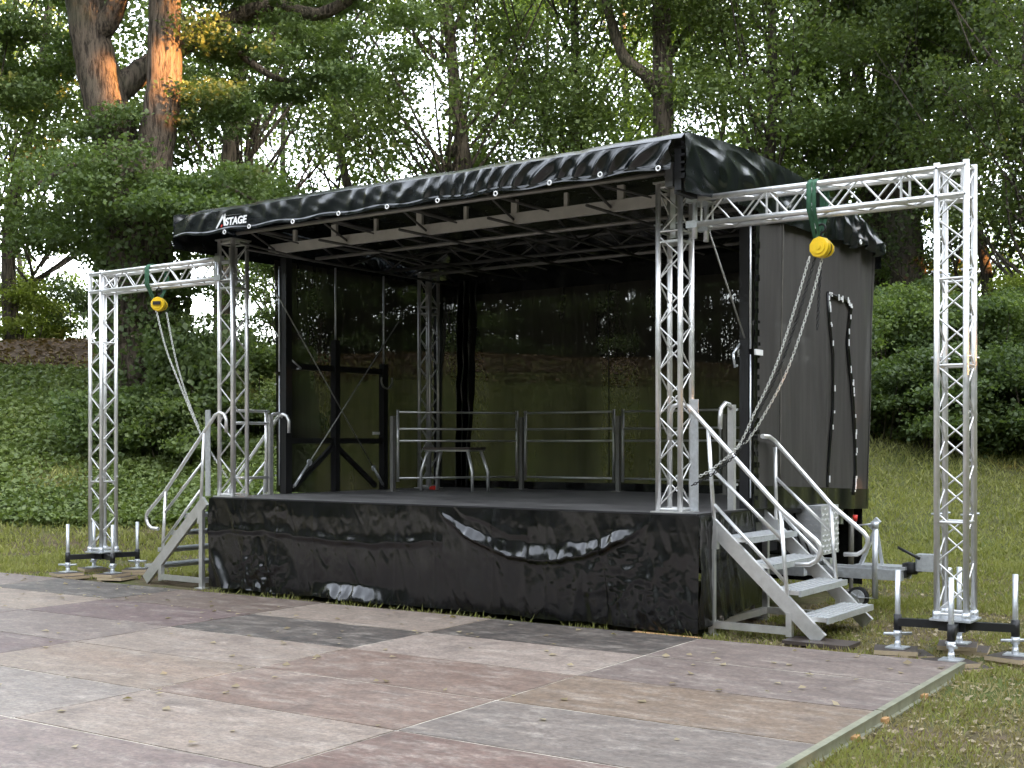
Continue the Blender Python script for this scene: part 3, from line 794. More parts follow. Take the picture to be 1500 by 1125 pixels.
o = MB(); o.box((5.75, -.10, GZ+.012), (.62, .12, .024)); o = o.build('wooden_plank', 'timber', None, (5.75, -.1, GZ)); tag(o, 'flat wooden plank lying on the ground at the right corner of the black skirt', 'plank')

# ================================================================== TRUSS GANTRIES
def pad(x, y, z, sz, rot, label):
    m = MB(); ax = (V((math.cos(rot), math.sin(rot), 0)), V((-math.sin(rot), math.cos(rot), 0)), Z1)
    m.box((x, y, z+.0165), (sz, sz*.9, .033), ax)
    o = m.build('wooden_pad', 'plyedge', None, (x, y, z)); o.data.materials.append(M['plytop'])
    o.data.polygons[1].material_index = 1
    return tag(o, label, 'wood pad', 'plywood pads under metal feet')
def gantry(x_in, tx, sgn, label, side, rot, gz, bz):
    """beam from the stage column to a free-standing tower at tx (front-left chord)"""
    w = .215; yb = .06
    r = T('truss_gantry', (tx+w/2, yb+w/2, gz), label, 'truss', 'silver truss gantries beside the stage')
    ztop = 3.665; zb = .28+bz
    truss(r, 'tower', (tx, yb, zb), Z1, ztop-zb+.04, w, X1, Y1, pitch=.185, rb=.0075, frames=(.72, 1.9, 2.55) if sgn > 0 else (.85, 2.55))
    if sgn > 0: truss(r, 'beam', (x_in, yb, ztop-w), X1, tx+w-x_in, w, Y1, Z1, pitch=.20, frames=(.62, 1.72))
    else: truss(r, 'beam', (tx, yb, ztop-w), X1, x_in-tx, w, Y1, Z1, pitch=.20, frames=(.2,))
    for z in (ztop-w, ztop): 
        for y in (yb, yb+w): m = MB(); m.box((x_in+(-.05 if sgn > 0 else .03), y, z), (.10, .06, .06)); m.build('coupler', 'galv', r)
    xx = x_in-(.03 if sgn > 0 else 0)
    for y in (yb, yb+w): m = MB(); m.tube((xx, y, ztop-w-.12), (xx, y, ztop+.06), .024, 8); m.build('clamp_post', 'galv', r)
    cx, cy = tx+w/2, yb+w/2
    m = MB(); m.box((cx, cy, zb-.012), (w+.09, w+.09, .014)); m.build('base_plate', 'galv', r)
    for k in range(4):
        m = MB(); m.tube((tx+(w if k % 2 else 0), yb+(w if k > 1 else 0), zb-.01), (tx+(w if k % 2 else 0), yb+(w if k > 1 else 0), zb+.05), .033, 8)
        m.build('coupler', 'galv', r)
    m = MB(); m.box((cx, cy, zb-.06), (.2, .2, .075)); m.build('base_hub', 'steel_black', r)
    names = ('left', 'near', 'right', 'far')
    for k in range(4):
        a = rot+math.pi+k*math.pi/2
        d = V((math.cos(a), math.sin(a), 0)); e = V((cx, cy, 0))+d*.42
        m = MB(); m.bar(V((cx, cy, zb-.06))+d*.08, e+Z1*(zb-.06), .06, .06); m.tube(e+Z1*(zb-.12), e+Z1*(zb+.0), .031, 10); arm = m.build('outrigger', 'steel_black', r)
        m = MB(); m.tube(e+Z1*(gz+.075), e+Z1*(zb+.34), .021, 10); m.tube(e+Z1*(gz+.07), e+Z1*(gz+.13), .03, 8, .022)
        m.box(e+Z1*(gz+.075), (.15, .15, .01)); m.build('screw_jack', 'galv', r)
        t = V((-.55, .83, 0)) if k % 2 else V((.8, .6, 0))
        m = MB(); hz = zb-.15
        m.tube(e+Z1*hz-t*.11, e+Z1*hz+t*.11, .012, 6); m.tube(e+Z1*(hz-.025), e+Z1*(hz+.025), .034, 8); m.build('jack_handle', 'galv', r)
        nm = ('left', 'near', 'right', 'far')[k]
        pad(e.x+.05, e.y+.03, gz, .36, .35+k*.4+rot, 'lower plywood pad of the stack under the %s jack of the %s truss tower' % (nm, side))
        pad(e.x-.01, e.y-.01, gz+.034, .32, .1+k*.5+rot, 'upper plywood pad of the stack under the %s jack of the %s truss tower' % (nm, side))
    return r
gantry(5.98, 7.97, 1, 'tall silver box truss gantry standing at the right of the stage', 'right', .2, GZ, 0)
gantry(.02, -2.26, -1, 'tall silver box truss gantry standing at the left of the stage', 'left', -.38+math.pi/2, GZ+.02, 0)

# ================================================================== SLINGS, HOISTS, CHAINS
def sling(x, y, ztop, zbot, label):
    r = MB()
    for dx in (-.02, .025):
        for yy in (y-.135, y+.135):
            pass
    loop = []
    def band(off, w):
        pts = [V((x+off, y, ztop-.48)), V((x+off*.8, y-.10, ztop-.27)), V((x+off, y-.145, ztop-.2)), V((x+off, y-.145, ztop)), V((x+off, y-.10, ztop+.04)), V((x+off, y+.10, ztop+.04)), V((x+off, y+.145, ztop)), V((x+off, y+.145, ztop-.2)), V((x+off*.8, y+.10, ztop-.27)), V((x+off, y, ztop-.48))]
        vs = []; 
        for i, p in enumerate(pts):
            t = w*(.35 if i in (0, 9) else 1); vs += [p-V((t, 0, 0)), p+V((t, 0, 0)), p+V((t*.9, 0, 0))+V((0, .006 if i < 5 else -.006, -.006 if 3 < i < 6 else 0)), p-V((t*.9, 0, 0))+V((0, .006 if i < 5 else -.006, -.006 if 3 < i < 6 else 0))]
        fs = []
        for i in range(len(pts)-1):
            for j in range(4): fs.append((i*4+j, i*4+(j+1) % 4, (i+1)*4+(j+1) % 4, (i+1)*4+j))
        r.add(vs, fs, True)
    band(-.014, .022); band(.028, .017)
    o = r.build('lifting_sling', 'green', None, (x, y, ztop)); return tag(o, label, 'sling', 'green slings round the truss beams')
sling(6.99, .167, 3.665, 3.2, 'green webbing sling looped over the beam of the right truss gantry')
sling(-1.15, .167, 3.665, 3.2, 'green webbing sling looped over the beam of the left truss gantry')
def chain(pts, name, mat, parent, link=.034, r=.0045):
    # resample polyline through a smooth curve
    pts = [V(p) for p in pts]; fine = []
    for i in range(len(pts)-1):
        p0, p1, p2, p3 = pts[max(i-1, 0)], pts[i], pts[i+1], pts[min(i+2, len(pts)-1)]
        for k in range(40):
            t = k/40; fine.append(.5*((2*p1)+(p2-p0)*t+(2*p0-5*p1+4*p2-p3)*t*t+(3*p1-p0-3*p2+p3)*t**3))
    fine.append(pts[-1])
    m = MB(); acc = 0; i = 0; last = fine[0]; flip = 0
    cents = [fine[0]]
    for p in fine[1:]:
        while (p-cents[-1]).length >= link*.8:
            cents.append(cents[-1]+(p-cents[-1]).normalized()*link*.8)
    for a, b in zip(cents, cents[1:]):
        t = (b-a).normalized(); u = t.orthogonal().normalized(); w_ = t.cross(u)
        s_ = (u+w_) if flip else (u-w_); s_.normalize(); flip ^= 1; c = (a+b)/2; h = link*.5; q = link*.26
        loop = [c+t*h*.6+s_*q, c+t*h, c+t*h*.6-s_*q, c-t*h*.6-s_*q, c-t*h, c-t*h*.6+s_*q]
        m.path(loop, r, 4, closed=True)
    return m.build(name, mat, parent)
def hoist(x, y, z, ang, label, chains, plate=False):
    r = T('chain_hoist', (x, y, z), label, 'chain hoist', 'yellow chain hoists hanging from the truss beams')
    A = V((math.sin(ang), -math.cos(ang), 0)); B = V((math.cos(ang), math.sin(ang), 0)); c = V((x, y, z))
    m = MB()
    prof_ = [(.078, -.055), (.086, -.045), (.086, .0), (.075, .012)]
    for (r0, t0), (r1, t1) in zip(prof_, prof_[1:]): m.tube(c+A*(-t0), c+A*(-t1), r0, 10, r1, cap=True)
    m.disc(c+A*.058, A, .055, .012, 10); m.disc(c+A*.066, A, .02, .012, 10)
    b = m.build('gear_cover', 'yellow', r)
    m = MB(); m.disc(c-A*.025, A, .07, .05, 16); m.build('chain_wheel', 'steel_black', r)
    m = MB(); m.tube(c-A*.05, c-A*.11, .078, 10, .065); m.build('wheel_cover', 'yellow', r)
    m = MB(); m.box(c+A*.072+Z1*.008, (.09, .02, .04), (B, A, Z1)) if plate else m.box(c+Z1*.06, (.05, .05, .05), (B, A, Z1)); m.build('name_plate', 'steel_black', r)
    m = MB(); m.path([c+Z1*.07, c+Z1*.12]+arc(c+Z1*.155, .035, -90, 200, B, Z1, 8), .010, 6); m.build('top_hook', 'steel_black', r)
    for nm, mat, pts in chains: chain(pts, nm, mat, r)
    return r
def ony(px, py, y):
    d = FW*F+RT*(px-750)+V((0, 0, HY-py)); t = (y-CAM.y)/d.y; return CAM+d*t
R_ = lambda L, y: [ony(a, b, y) for a, b in L]
hoist(7.03, .15, 3.165, -.05, 'yellow chain hoist with round cover hanging in front of the mesh wall', [
    ('chain', 'chain', R_([(1186, 376), (1160, 465), (1133, 545), (1104, 607), (1082, 652), (1045, 686), (1022, 699)], .10)),
    ('chain', 'chain', R_([(1205, 376), (1185, 450), (1152, 545), (1115, 615), (1097, 642), (1078, 660)], .16)),
    ('load_chain', 'chain_dark', R_([(1194, 378), (1170, 460), (1140, 545), (1110, 606), (1086, 655), (1050, 690), (1012, 712)], .13)),
    ('load_chain', 'chain_dark', R_([(1203, 380), (1200, 430), (1197, 486)], .2))])
hoist(-1.07, .14, 3.235, .5, 'yellow chain hoist hanging from the left truss beam in front of the trees', [
    ('chain', 'chain', R_([(229, 455), (243, 510), (262, 560), (289, 625), (310, 664), (333, 700)], .10)),
    ('chain', 'chain', R_([(244, 458), (256, 520), (270, 570), (283, 606), (292, 628)], .16))], True)

# ================================================================== DANCE FLOOR
FX0, FY0, FA, FW_, FR_, FZ = 6.202, -.352, .0236, 2.035, .971, .017
fx, fy = V((math.cos(FA), math.sin(FA), 0)), V((-math.sin(FA), math.cos(FA), 0))
def fl(i, j, z=FZ): return V((FX0, FY0, z))+fx*((i-3)*FW_)-fy*(j*FR_)
floor_ = T('dance_floor', fl(2, 3, GZ), 'patchwork dance floor of worn brown, grey and reddish plywood panels before the stage', 'dance floor')
PC = {'slate': (.035, .035, .036), 'pale': (.36, .315, .285), 'ochre': (.22, .165, .115), 'rust': (.215, .15, .122), 'mauve': (.20, .165, .157), 'red': (.185, .112, .095),
      'beige': (.32, .275, .24), 'purple': (.12, .075, .085), 'bluegrey': (.29, .27, .255), 'brown': (.13, .09, .072), 'tan': (.30, .25, .205), 'grey': (.19, .175, .165), 'mgrey': (.22, .175, .17)}
cols = {3: ['mauve', 'mauve', 'ochre', 'grey', 'red', 'rust', 'grey', 'beige', 'mauve', 'brown'],
        2: ['slate', 'pale', 'rust', 'rust', 'beige', 'mgrey', 'purple', 'tan', 'grey', 'mauve'],
        1: ['beige', 'slate', 'beige', 'tan', 'bluegrey', 'mgrey', 'beige', 'rust', 'grey', 'tan'],
        0: ['brown', 'purple', 'mauve', 'purple', 'tan', 'grey', 'mauve', 'beige', 'slate', 'grey'],
        -1: ['slate', 'tan', 'mauve', 'beige', 'slate', 'tan', 'purple', 'mauve', 'grey', 'tan'],
        -2: ['mauve', 'grey', 'tan', 'purple', 'beige', 'slate', 'tan', 'grey', 'mauve', 'tan']}
cname = {'slate': 'dark slate grey panel', 'pale': 'pale grey panel', 'ochre': 'ochre brown panel', 'rust': 'rusty reddish brown panel', 'mauve': 'brownish mauve panel', 'red': 'dark red-brown panel', 'beige': 'worn beige panel', 'purple': 'dark purple panel', 'bluegrey': 'light blue-grey panel', 'brown': 'dark brown panel', 'tan': 'tan panel', 'grey': 'mottled grey panel', 'mgrey': 'purplish grey panel'}
random.seed(3)
for i, rows in cols.items():
    for j, cn in enumerate(rows):
        a = fl(i, j); b = fl(i+1, j+1)
        pp = [pix(fl(i+u, j+v)) for u in (0, .5, 1) for v in (0, .5, 1) if sl(*fl(i+u, j+v)[:2])[0] > 1]
        if not any(-80 < x < 1580 and y < 1200 for x, y in pp): continue
        m = MB(); gp = .009; tl = [random.uniform(-.0015, .002) for _ in range(4)]
        c = [a+fx*gp-fy*gp, a+fx*(FW_-gp)-fy*gp, a+fx*(FW_-gp)-fy*(FR_-gp), a+fx*gp-fy*(FR_-gp)]
        c = [p+Z1*t for p, t in zip(c, tl)]
        lo = [p-Z1*.02 for p in c]
        m.add(c+lo, [(3, 2, 1, 0), (4, 5, 6, 7), (0, 1, 5, 4), (1, 2, 6, 5), (2, 3, 7, 6), (3, 0, 4, 7)])
        o = m.build('floor_panel', 'panel', floor_); k = random.uniform(.93, 1.07); o.color = (*[(q*.62+sum(PC[cn])/3*.03)*k*w_  for q, w_ in zip(PC[cn], (1.07, 1.0, .95))], 1); o['label'] = cname[cn]
        # the texture follows each board: shift mesh origin so no two boards share a pattern
        cen = (a+b)/2; o.data.transform(__import__('mathutils').Matrix.Translation(-(cen-ORG[floor_])+V((random.uniform(-9, 9), random.uniform(-9, 9), 0)))) if False else None
m = MB()
A, B, C, D = fl(-2, 0, FZ-.003), fl(4, 0, FZ-.003), fl(4, 10, FZ-.003), fl(-2, 10, FZ-.003)
m.add([A+fx*.02-fy*.02, B-fx*.02-fy*.02, C, D]+[p-Z1*.04 for p in (A+fx*.02-fy*.02, B-fx*.02-fy*.02, C, D)], [(3, 2, 1, 0), (4, 5, 6, 7), (0, 1, 5, 4), (1, 2, 6, 5), (2, 3, 7, 6), (3, 0, 4, 7)])
m.build('seam_filler', 'seam', floor_)
for j in range(0, 10, 2):
    m = MB(); p, q = fl(4, j+.01)+fx*.025, fl(4, j+1.99)+fx*.025
    m.bar(p+Z1*.004, q+Z1*.004, .045, .012); m.bar(p-Z1*.028+fx*.010, q-Z1*.028+fx*.010, .012, .06); m.bar(p-Z1*.058+fx*.022, q-Z1*.058+fx*.022, .04, .012)
    m.build('edge_rail', 'railgreen', floor_)
for j in (1.15, 2.0, 2.55, 3.6, 4.3):
    p = fl(4, j)+fx*.0; m = MB(); m.box(V((p.x, p.y, GZ+.012)), (.14, .08, .045), (fx, fy, Z1)); m.build('timber_block', 'timber', floor_)
m = MB(); p, q = fl(3.93, 4.12), fl(3.93, 5.2); m.bar(p+Z1*.012, q+Z1*.012, .05, .018); m.build('white_strip', 'white', floor_)

# scattered leaves on floor and lawn
rng = np.random.default_rng(11)
def on_floor(n):
    out = []
    while len(out) < n:
        i, j = rng.uniform(-1.5, 4), rng.uniform(0, 7) ** 1.0
        p = fl(i, j); x, y = pix(p)
        if -20 < x < 1520 and y < 1140 and rng.random() < (1.0 if j < 2 else .35): out.append((p.x, p.y, FZ+.008))
    return np.array(out)
C = on_floor(170); P, D, W, Bn = leaves(rng, C, .055, 3.0, 0.05); P[:, 2] = np.maximum(P[:, 2], FZ+.006)
o = quads_np('fallen_leaves', P, D*np.array([1, 1, .3]), W, 'drygrass', None, (0, 0, 0), Bn); tag(o, 'dry yellowish leaves scattered over the dance floor', 'leaves', kind='stuff')

# ================================================================== VEGETATION
def in_floor(x, y):
    d = V((x-FX0, y-FY0, 0)); return d.dot(fx) < FW_+.05 and d.dot(fy) < .03
def scatter(n, s0, s1, pxr, keep=lambda x, y: True, power=1.):
    out = []
    for _ in range(n*4):
        if len(out) >= n: break
        s_ = s0+(s1-s0)*rng.random()**power; px = rng.uniform(*pxr)
        p = CAM+FW*s_+RT*((px-750)/F*s_)
        if in_floor(p.x, p.y) or (-.05 < p.x < 6.05 and -.1 < p.y < 4.1) or not keep(p.x, p.y): continue
        out.append((p.x, p.y, terrain(p.x, p.y)))
    return np.array(out)
def tufty(x, y):
    v = noise.noise(V((x*1.1, y*1.1, 5)))+.5*noise.noise(V((x*3.3, y*3.3, 8)))
    return v > rng.uniform(-.45, .55)+.42*smooth(5.0, 1.0, y)*(x > 5)
def blades(C, h, w, mat, name):
    n = len(C); d = unit(rng.normal(size=(n, 3))*np.array([.55, .55, 0])+np.array([0, 0, 1])); L = h*(.4+.9*rng.random((n, 1)))
    sd = unit(np.cross(d, rng.normal(size=(n, 3))))
    lean = rng.normal(size=(n, 3))*np.array([1, 1, 0])*L*.18
    return quads_np(name, C-np.array([0, 0, .004]), d*L+lean, sd*w*(.6+.8*rng.random((n, 1))), mat, None, (0, 0, 0), None)
GR = np.concatenate([scatter(9000, 5.5, 9, (1000, 1600), tufty), scatter(20000, 8.5, 13, (950, 1760), tufty), scatter(36000, 13, 24, (880, 1800), tufty), scatter(18000, 15, 22, (-160, 330), tufty)])
s_arr = (GR[:, 0]-CAM.x)*FW.x+(GR[:, 1]-CAM.y)*FW.y
o = blades(GR, .055+.004*np.clip(s_arr-8, 0, 10)[:, None], .0035+.0006*np.clip(s_arr-6, 0, 14)[:, None], 'grass', 'grass'); tag(o, 'short patchy lawn grass round the stage', 'grass', kind='stuff')
DG = np.concatenate([scatter(13000, 5.5, 13, (980, 1600)), scatter(12000, 12, 22, (900, 1560)), scatter(4000, 15, 22, (-60, 330))])
o = blades(DG, .05, .005, 'straw', 'dry_grass'); tag(o, 'dry straw-coloured grass between the green tufts', 'grass', kind='stuff')
# tufts along the foot of the skirt
E = []
for _ in range(1500):
    x = rng.uniform(-.1, 6.1); 
    if noise.noise(V((x*2.5, 0, 3))) > rng.uniform(-.3, .6): E.append((x, -.06-rng.random()*.26, GZ))
E = np.array(E); o = blades(E, .085, .005, 'grass', 'grass'); tag(o, 'grass tufts growing between the black skirt and the dance floor', 'grass', kind='stuff')
L_ = scatter(2200, 5.5, 16, (980, 1560)); L_[:, 2] += .012
P, D, W, Bn = leaves(rng, L_, .042, 2.2, 0.05); o = quads_np('leaf_litter', P, D, W, 'drygrass', None, (0, 0, 0), Bn); tag(o, 'dry leaf litter on the bare lawn at right', 'leaves', kind='stuff')
C = scatter(9000, 26.6, 30.2, (-80, 1300)); C[:, 2] += .05
P, D, W, Bn = leaves(rng, C, .10, 2., .05); o = quads_np('bank_leaf_litter', P, D, W, 'litter', None, (0, 0, 0), Bn); tag(o, 'brown leaf litter along the top of the bank', 'leaves', kind='stuff')
def ivy_keep(x, y):
    s_, l_ = sl(x, y); return noise.noise(V((x*.4, y*.4, 1))) > -.35+rng.uniform(-.2, .2)-(.3 if s_ > 22.5 else 0)
C = scatter(95000, 19.8, 27.2, (-160, 460), ivy_keep); C[:, 2] += rng.random(len(C))*.16
P, D, W, Bn = leaves(rng, C, .085, 1.0, .2); o = quads_np('ivy_ground_cover', P, D, W, 'ivy', None, (0, 0, 0), Bn); tag(o, 'dark ivy and low leaves covering the left bank', 'ground cover', kind='stuff')
C = np.concatenate([scatter(16000, 19.5, 28.3, (460, 1260)), scatter(13000, 18, 27, (1230, 1800)), scatter(9000, 19, 28, (-80, 460))]); 
o = blades(C, .16, .012, 'grass', 'grass'); tag(o, 'longer grass on the bank behind the stage', 'grass', kind='stuff')

def limb(mb, pts, r0, r1, n=9, wob=.0):
    pts = [V(p) for p in pts]; k = len(pts); fine = []
    for i in range(k-1):
        p0, p1, p2, p3 = pts[max(i-1, 0)], pts[i], pts[i+1], pts[min(i+2, k-1)]
        for q in range(6):
            t = q/6; fine.append(.5*((2*p1)+(p2-p0)*t+(2*p0-5*p1+4*p2-p3)*t*t+(3*p1-p0-3*p2+p3)*t**3))
    fine.append(pts[-1]); m_ = len(fine)
    rr = [(r0+(r1-r0)*(i/(m_-1))**.8)*(1+wob*random.uniform(-1, 1)) for i in range(m_)]
    mb.path(fine, rr, n)
def clump_leaves(rng, clumps, dens, size, up=.8):
    Cs = []
    for c, rx, rz, k in clumps:
        n = int(dens*k)
        u = rng.normal(size=(n, 3)); u = unit(u)*(rng.random((n, 1))**.36)
        Cs.append(np.array(c)+u*np.array([rx, rx, rz])*(1+.18*rng.normal(size=(n, 1))))
    C = np.concatenate(Cs); return leaves(rng, C, size, up)

def make_tree(name, seed, H, base, r0, crown_r, mat, bark, nclump, dens, size, lean=(0, 0)):
    """generic tree at the origin; returns root with children trunk, crown"""
    rg = np.random.default_rng(seed); random.seed(seed)
    root = bpy.data.objects.new(name, None); COL.objects.link(root); ORG[root] = V((0, 0, 0))
    m = MB(); top = V((lean[0], lean[1], H*.86))
    mid = V((lean[0]*.4+random.uniform(-.3, .3), lean[1]*.4+random.uniform(-.3, .3), H*.45))
    limb(m, [(0, 0, -.5), (random.uniform(-.1, .1), 0, H*.2), mid, top], r0, r0*.25, 10, .04)
    m.tube((0, 0, -.4), (0, 0, .5), r0*1.5, 10, r0*.98)
    clumps = []
    for i in range(nclump):
        t = base/H+(1-base/H)*((i+rg.random())/nclump); z = H*t
        tt = (t-base/H)/(1-base/H); R = crown_r*(math.sin(math.pi*min(1, .12+tt*.85))**.6)
        a = i*2.399+rg.uniform(-.5, .5); q = R*math.sqrt(rg.uniform(.12, 1.))
        ax = V((0, 0, 0)).lerp(mid, min(1, t/.45)) if t < .45 else mid.lerp(top, (t-.45)/.41)
        c = V((ax.x+math.cos(a)*q, ax.y+math.sin(a)*q, z+rg.uniform(-.4, .4)))
        rx = rg.uniform(.65, 1.45)*crown_r/4.2; rz = rx*rg.uniform(.5, .95)
        clumps.append((c, rx, rz, rg.uniform(.6, 1.3)*rx*rx))
        if q > .6:
            st_ = V((ax.x*.9, ax.y*.9, max(base*.5, z-q*1.15-.9))); k1 = st_.lerp(c, .5)+V((rg.uniform(-.25, .25), rg.uniform(-.25, .25), -.35+rg.uniform(-.3, .2)))
            limb(m, [st_, k1, c], max(.028, r0*.22*(1-.5*tt)), .010, 6)
            for _ in range(2):
                e = c+V((rg.uniform(-1, 1)*rx, rg.uniform(-1, 1)*rx, rg.uniform(-.1, .4)*rz)); m.tube(k1.lerp(c, .6), e, .018, 5, .006)
    m.build('trunk', bark, root)
    P, D, W, Bn = clump_leaves(rg, clumps, dens, size)
    quads_np('crown', P, D, W, mat, root, (0, 0, 0), Bn)
    return root
protos = [
    make_tree('broadleaf_tree', 1, 19, 4.5, .30, 4.6, 'leaf', 'bark_dark', 50, 500, .128),
    make_tree('broadleaf_tree', 2, 17, 3.5, .24, 4.2, 'leaf_dark', 'bark_dark', 44, 500, .128, (1.2, .3)),
    make_tree('broadleaf_tree', 3, 21, 5.5, .36, 5.0, 'leaf', 'bark', 54, 480, .132, (-1, .6)),
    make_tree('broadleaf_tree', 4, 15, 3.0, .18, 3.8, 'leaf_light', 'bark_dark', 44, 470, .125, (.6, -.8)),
]
used = [False]*4
def place_tree(k, p, sc, rz, label, group='park trees behind the stage', z=None):
    pr = protos[k]
    if not used[k]: o = pr; used[k] = True
    else:
        o = pr.copy(); COL.objects.link(o)
        for ch in pr.children:
            c = ch.copy(); c.parent = o; COL.objects.link(c)
    o.location = (p.x, p.y, terrain(p.x, p.y)-.05); o.rotation_euler = (0, 0, rz); o.scale = (sc, sc, sc)
    o['label'] = label; o['category'] = 'tree'; o['group'] = group
    return o
TREES = [  # px, s, kind, scale
    (20, 31, 1, .95, 'dark leafy tree at the left edge of the picture, past the great forked trunk'),
    (-60, 26, 0, .8, 'leafy tree mostly outside the left edge of the picture'),
    (330, 33, 2, 1.0, 'tall tree directly right of the great forked tree'),
    (530, 37, 1, 1.0, 'slim dark trunked tree above the left half of the stage roof'),
    (690, 34, 2, .95, 'leafy tree above the middle of the stage roof'),
    (830, 36, 0, 1.0, 'leafy tree left of the tall straight pale trunk'),
    (1120, 34, 0, 1.0, 'leafy tree behind the right half of the roof'),
    (1215, 39, 2, 1.0, 'tree above the right truss beam with branches leaning apart'),
    (1440, 33, 1, .9, 'slender tree right of the right truss tower'),
    (1520, 29, 0, .85, 'leafy tree at the right edge of the picture'),
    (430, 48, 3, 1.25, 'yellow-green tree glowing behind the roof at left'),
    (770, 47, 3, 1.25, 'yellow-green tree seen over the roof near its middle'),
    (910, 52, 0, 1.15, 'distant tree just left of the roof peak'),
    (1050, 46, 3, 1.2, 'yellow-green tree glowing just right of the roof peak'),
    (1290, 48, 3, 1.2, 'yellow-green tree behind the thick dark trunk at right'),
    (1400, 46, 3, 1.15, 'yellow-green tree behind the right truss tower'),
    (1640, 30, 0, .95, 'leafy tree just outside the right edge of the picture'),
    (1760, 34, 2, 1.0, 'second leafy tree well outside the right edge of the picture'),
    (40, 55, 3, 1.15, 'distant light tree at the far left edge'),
]
random.seed(21)
for px, s_, k, sc, lb_ in TREES:
    p = CAM+FW*s_+RT*((px-750)/F*s_)
    place_tree(k, p, sc, random.uniform(0, 6.28), lb_)

# hand-shaped trees --------------------------------------------------
rg = np.random.default_rng(5); random.seed(5)
def custom_tree(name, label, limbs, clumps, mat, bark, dens, size, loc, ivy=None, up=.8):
    root = T(name, loc, label, 'tree', 'park trees behind the stage')
    m = MB()
    for pts, r0, r1, n in limbs: limb(m, pts, r0, r1, n, .05)
    m.build('trunk', bark, root)
    P, D, W, Bn = clump_leaves(rg, clumps, dens, size, up); quads_np('crown', P, D, W, mat, root, loc, Bn)
    if ivy:
        Cs = []
        for (a, b, r_, n) in ivy:
            a, b = V(a), V(b); t = rg.random(n); an = rg.random(n)*6.283; rr = r_*(1+.12*rg.random(n))
            Cs.append(np.stack([a.x+(b.x-a.x)*t+np.cos(an)*rr, a.y+(b.y-a.y)*t+np.sin(an)*rr, a.z+(b.z-a.z)*t], 1))
        C = np.concatenate(Cs); P, D, W, Bn = leaves(rg, C, .12, .2, .6); quads_np('ivy', P, D, W, 'leaf_dark', root, loc, Bn)
    return root
sT = 24.
A_ = lambda x, y, ds=0: at(x, y, sT+ds)
base = A_(212, 600); base.z = terrain(base.x, base.y)
limbs = [([base-Z1*.4, A_(210, 480), A_(205, 380), A_(200, 290), A_(190, 245)], .76, .54, 16),
         ([A_(196, 300), A_(172, 215), A_(150, 130), A_(132, 50), A_(118, -40), A_(105, -140)], .48, .33, 14),
         ([A_(215, 330, -.2), A_(226, 230, -.4), A_(240, 130, -.5), A_(241, 40, -.5), A_(243, -60, -.4), A_(250, -200, 0)], .37, .28, 14),
         ([A_(158, 140, .1), A_(190, 118, .3), A_(225, 92, .5), A_(285, 56, .6), A_(330, 30, .6), A_(400, 10, .5), A_(470, 20, .6), A_(540, -20, .5)], .30, .10, 10),
         ([A_(132, 60), A_(165, 20, -.2), A_(190, -60, -.4)], .26, .16, 8),
         ([A_(335, 30, .6), A_(345, 70, .4), A_(395, 110, .2), A_(430, 120, 0)], .12, .04, 7),
         ([A_(205, 270), A_(140, 235, -1), A_(90, 250, -1.6), A_(40, 280, -2)], .10, .02, 7),
         ([A_(225, 300), A_(280, 268, -.6), A_(330, 274, -1.2), A_(385, 300, -1.6)], .07, .02, 7),
         ([A_(205, 300), A_(190, 250, -1.4), A_(170, 270, -2)], .08, .02, 6)]
cl = []
def sprays(lst, ds0, ds1, rx0=.5, rx1=.9, k=1.):
    for x, y in lst:
        ds = random.uniform(ds0, ds1); rx = random.uniform(rx0, rx1); cl.append((A_(x, y, ds), rx, rx*random.uniform(.2, .5)*(1.6 if sT > 30 else 1), k*rx*rx))
for _ in range(46):   # drooping skirts of foliage round the trunk
    x = random.gauss(215, 95); y = 250+abs(x-215)*.22+random.uniform(-35, 75)
    sprays([(x, y)], -2.6, 1.2)
for _ in range(34):
    x = random.uniform(20, 420)
    if 165 < x < 262: continue
    sprays([(x, 320+random.uniform(-40, 60))], -1.0, 2.5)
sprays([(180, 165), (200, 170), (160, 175), (285, 140), (320, 135), (300, 165), (345, 165), (330, 190), (260, 180), (120, 195), (145, 190)], -1.2, .4, .45, .75)
sprays([(random.uniform(300, 620), random.uniform(-60, 165)) for _ in range(40)], -.8, 2.2, .45, .85, 1.3)
sprays([(random.uniform(-30, 115), random.uniform(-30, 150)) for _ in range(13)], -.5, 2.5, .5, .85, 1.2)
sprays([(200, 400), (230, 430), (260, 470), (280, 520), (300, 540), (175, 470), (250, 560), (290, 500), (320, 470), (340, 430), (310, 560), (270, 420)], -1.2, .8, .5, .8, .8)
for _ in range(40): sprays([(random.uniform(-60, 560), random.uniform(-330, -40))], -3, 3, .8, 1.3)
big = custom_tree('forked_tree', 'massive old forked tree with orange lit bark, left of the stage', limbs, cl, 'leaf_dark', 'bark', 1150, .085, base,
                  ivy=[(base, A_(208, 330), .80, 5200), (A_(300, 600, -1), A_(290, 480, -1), .9, 1800)])
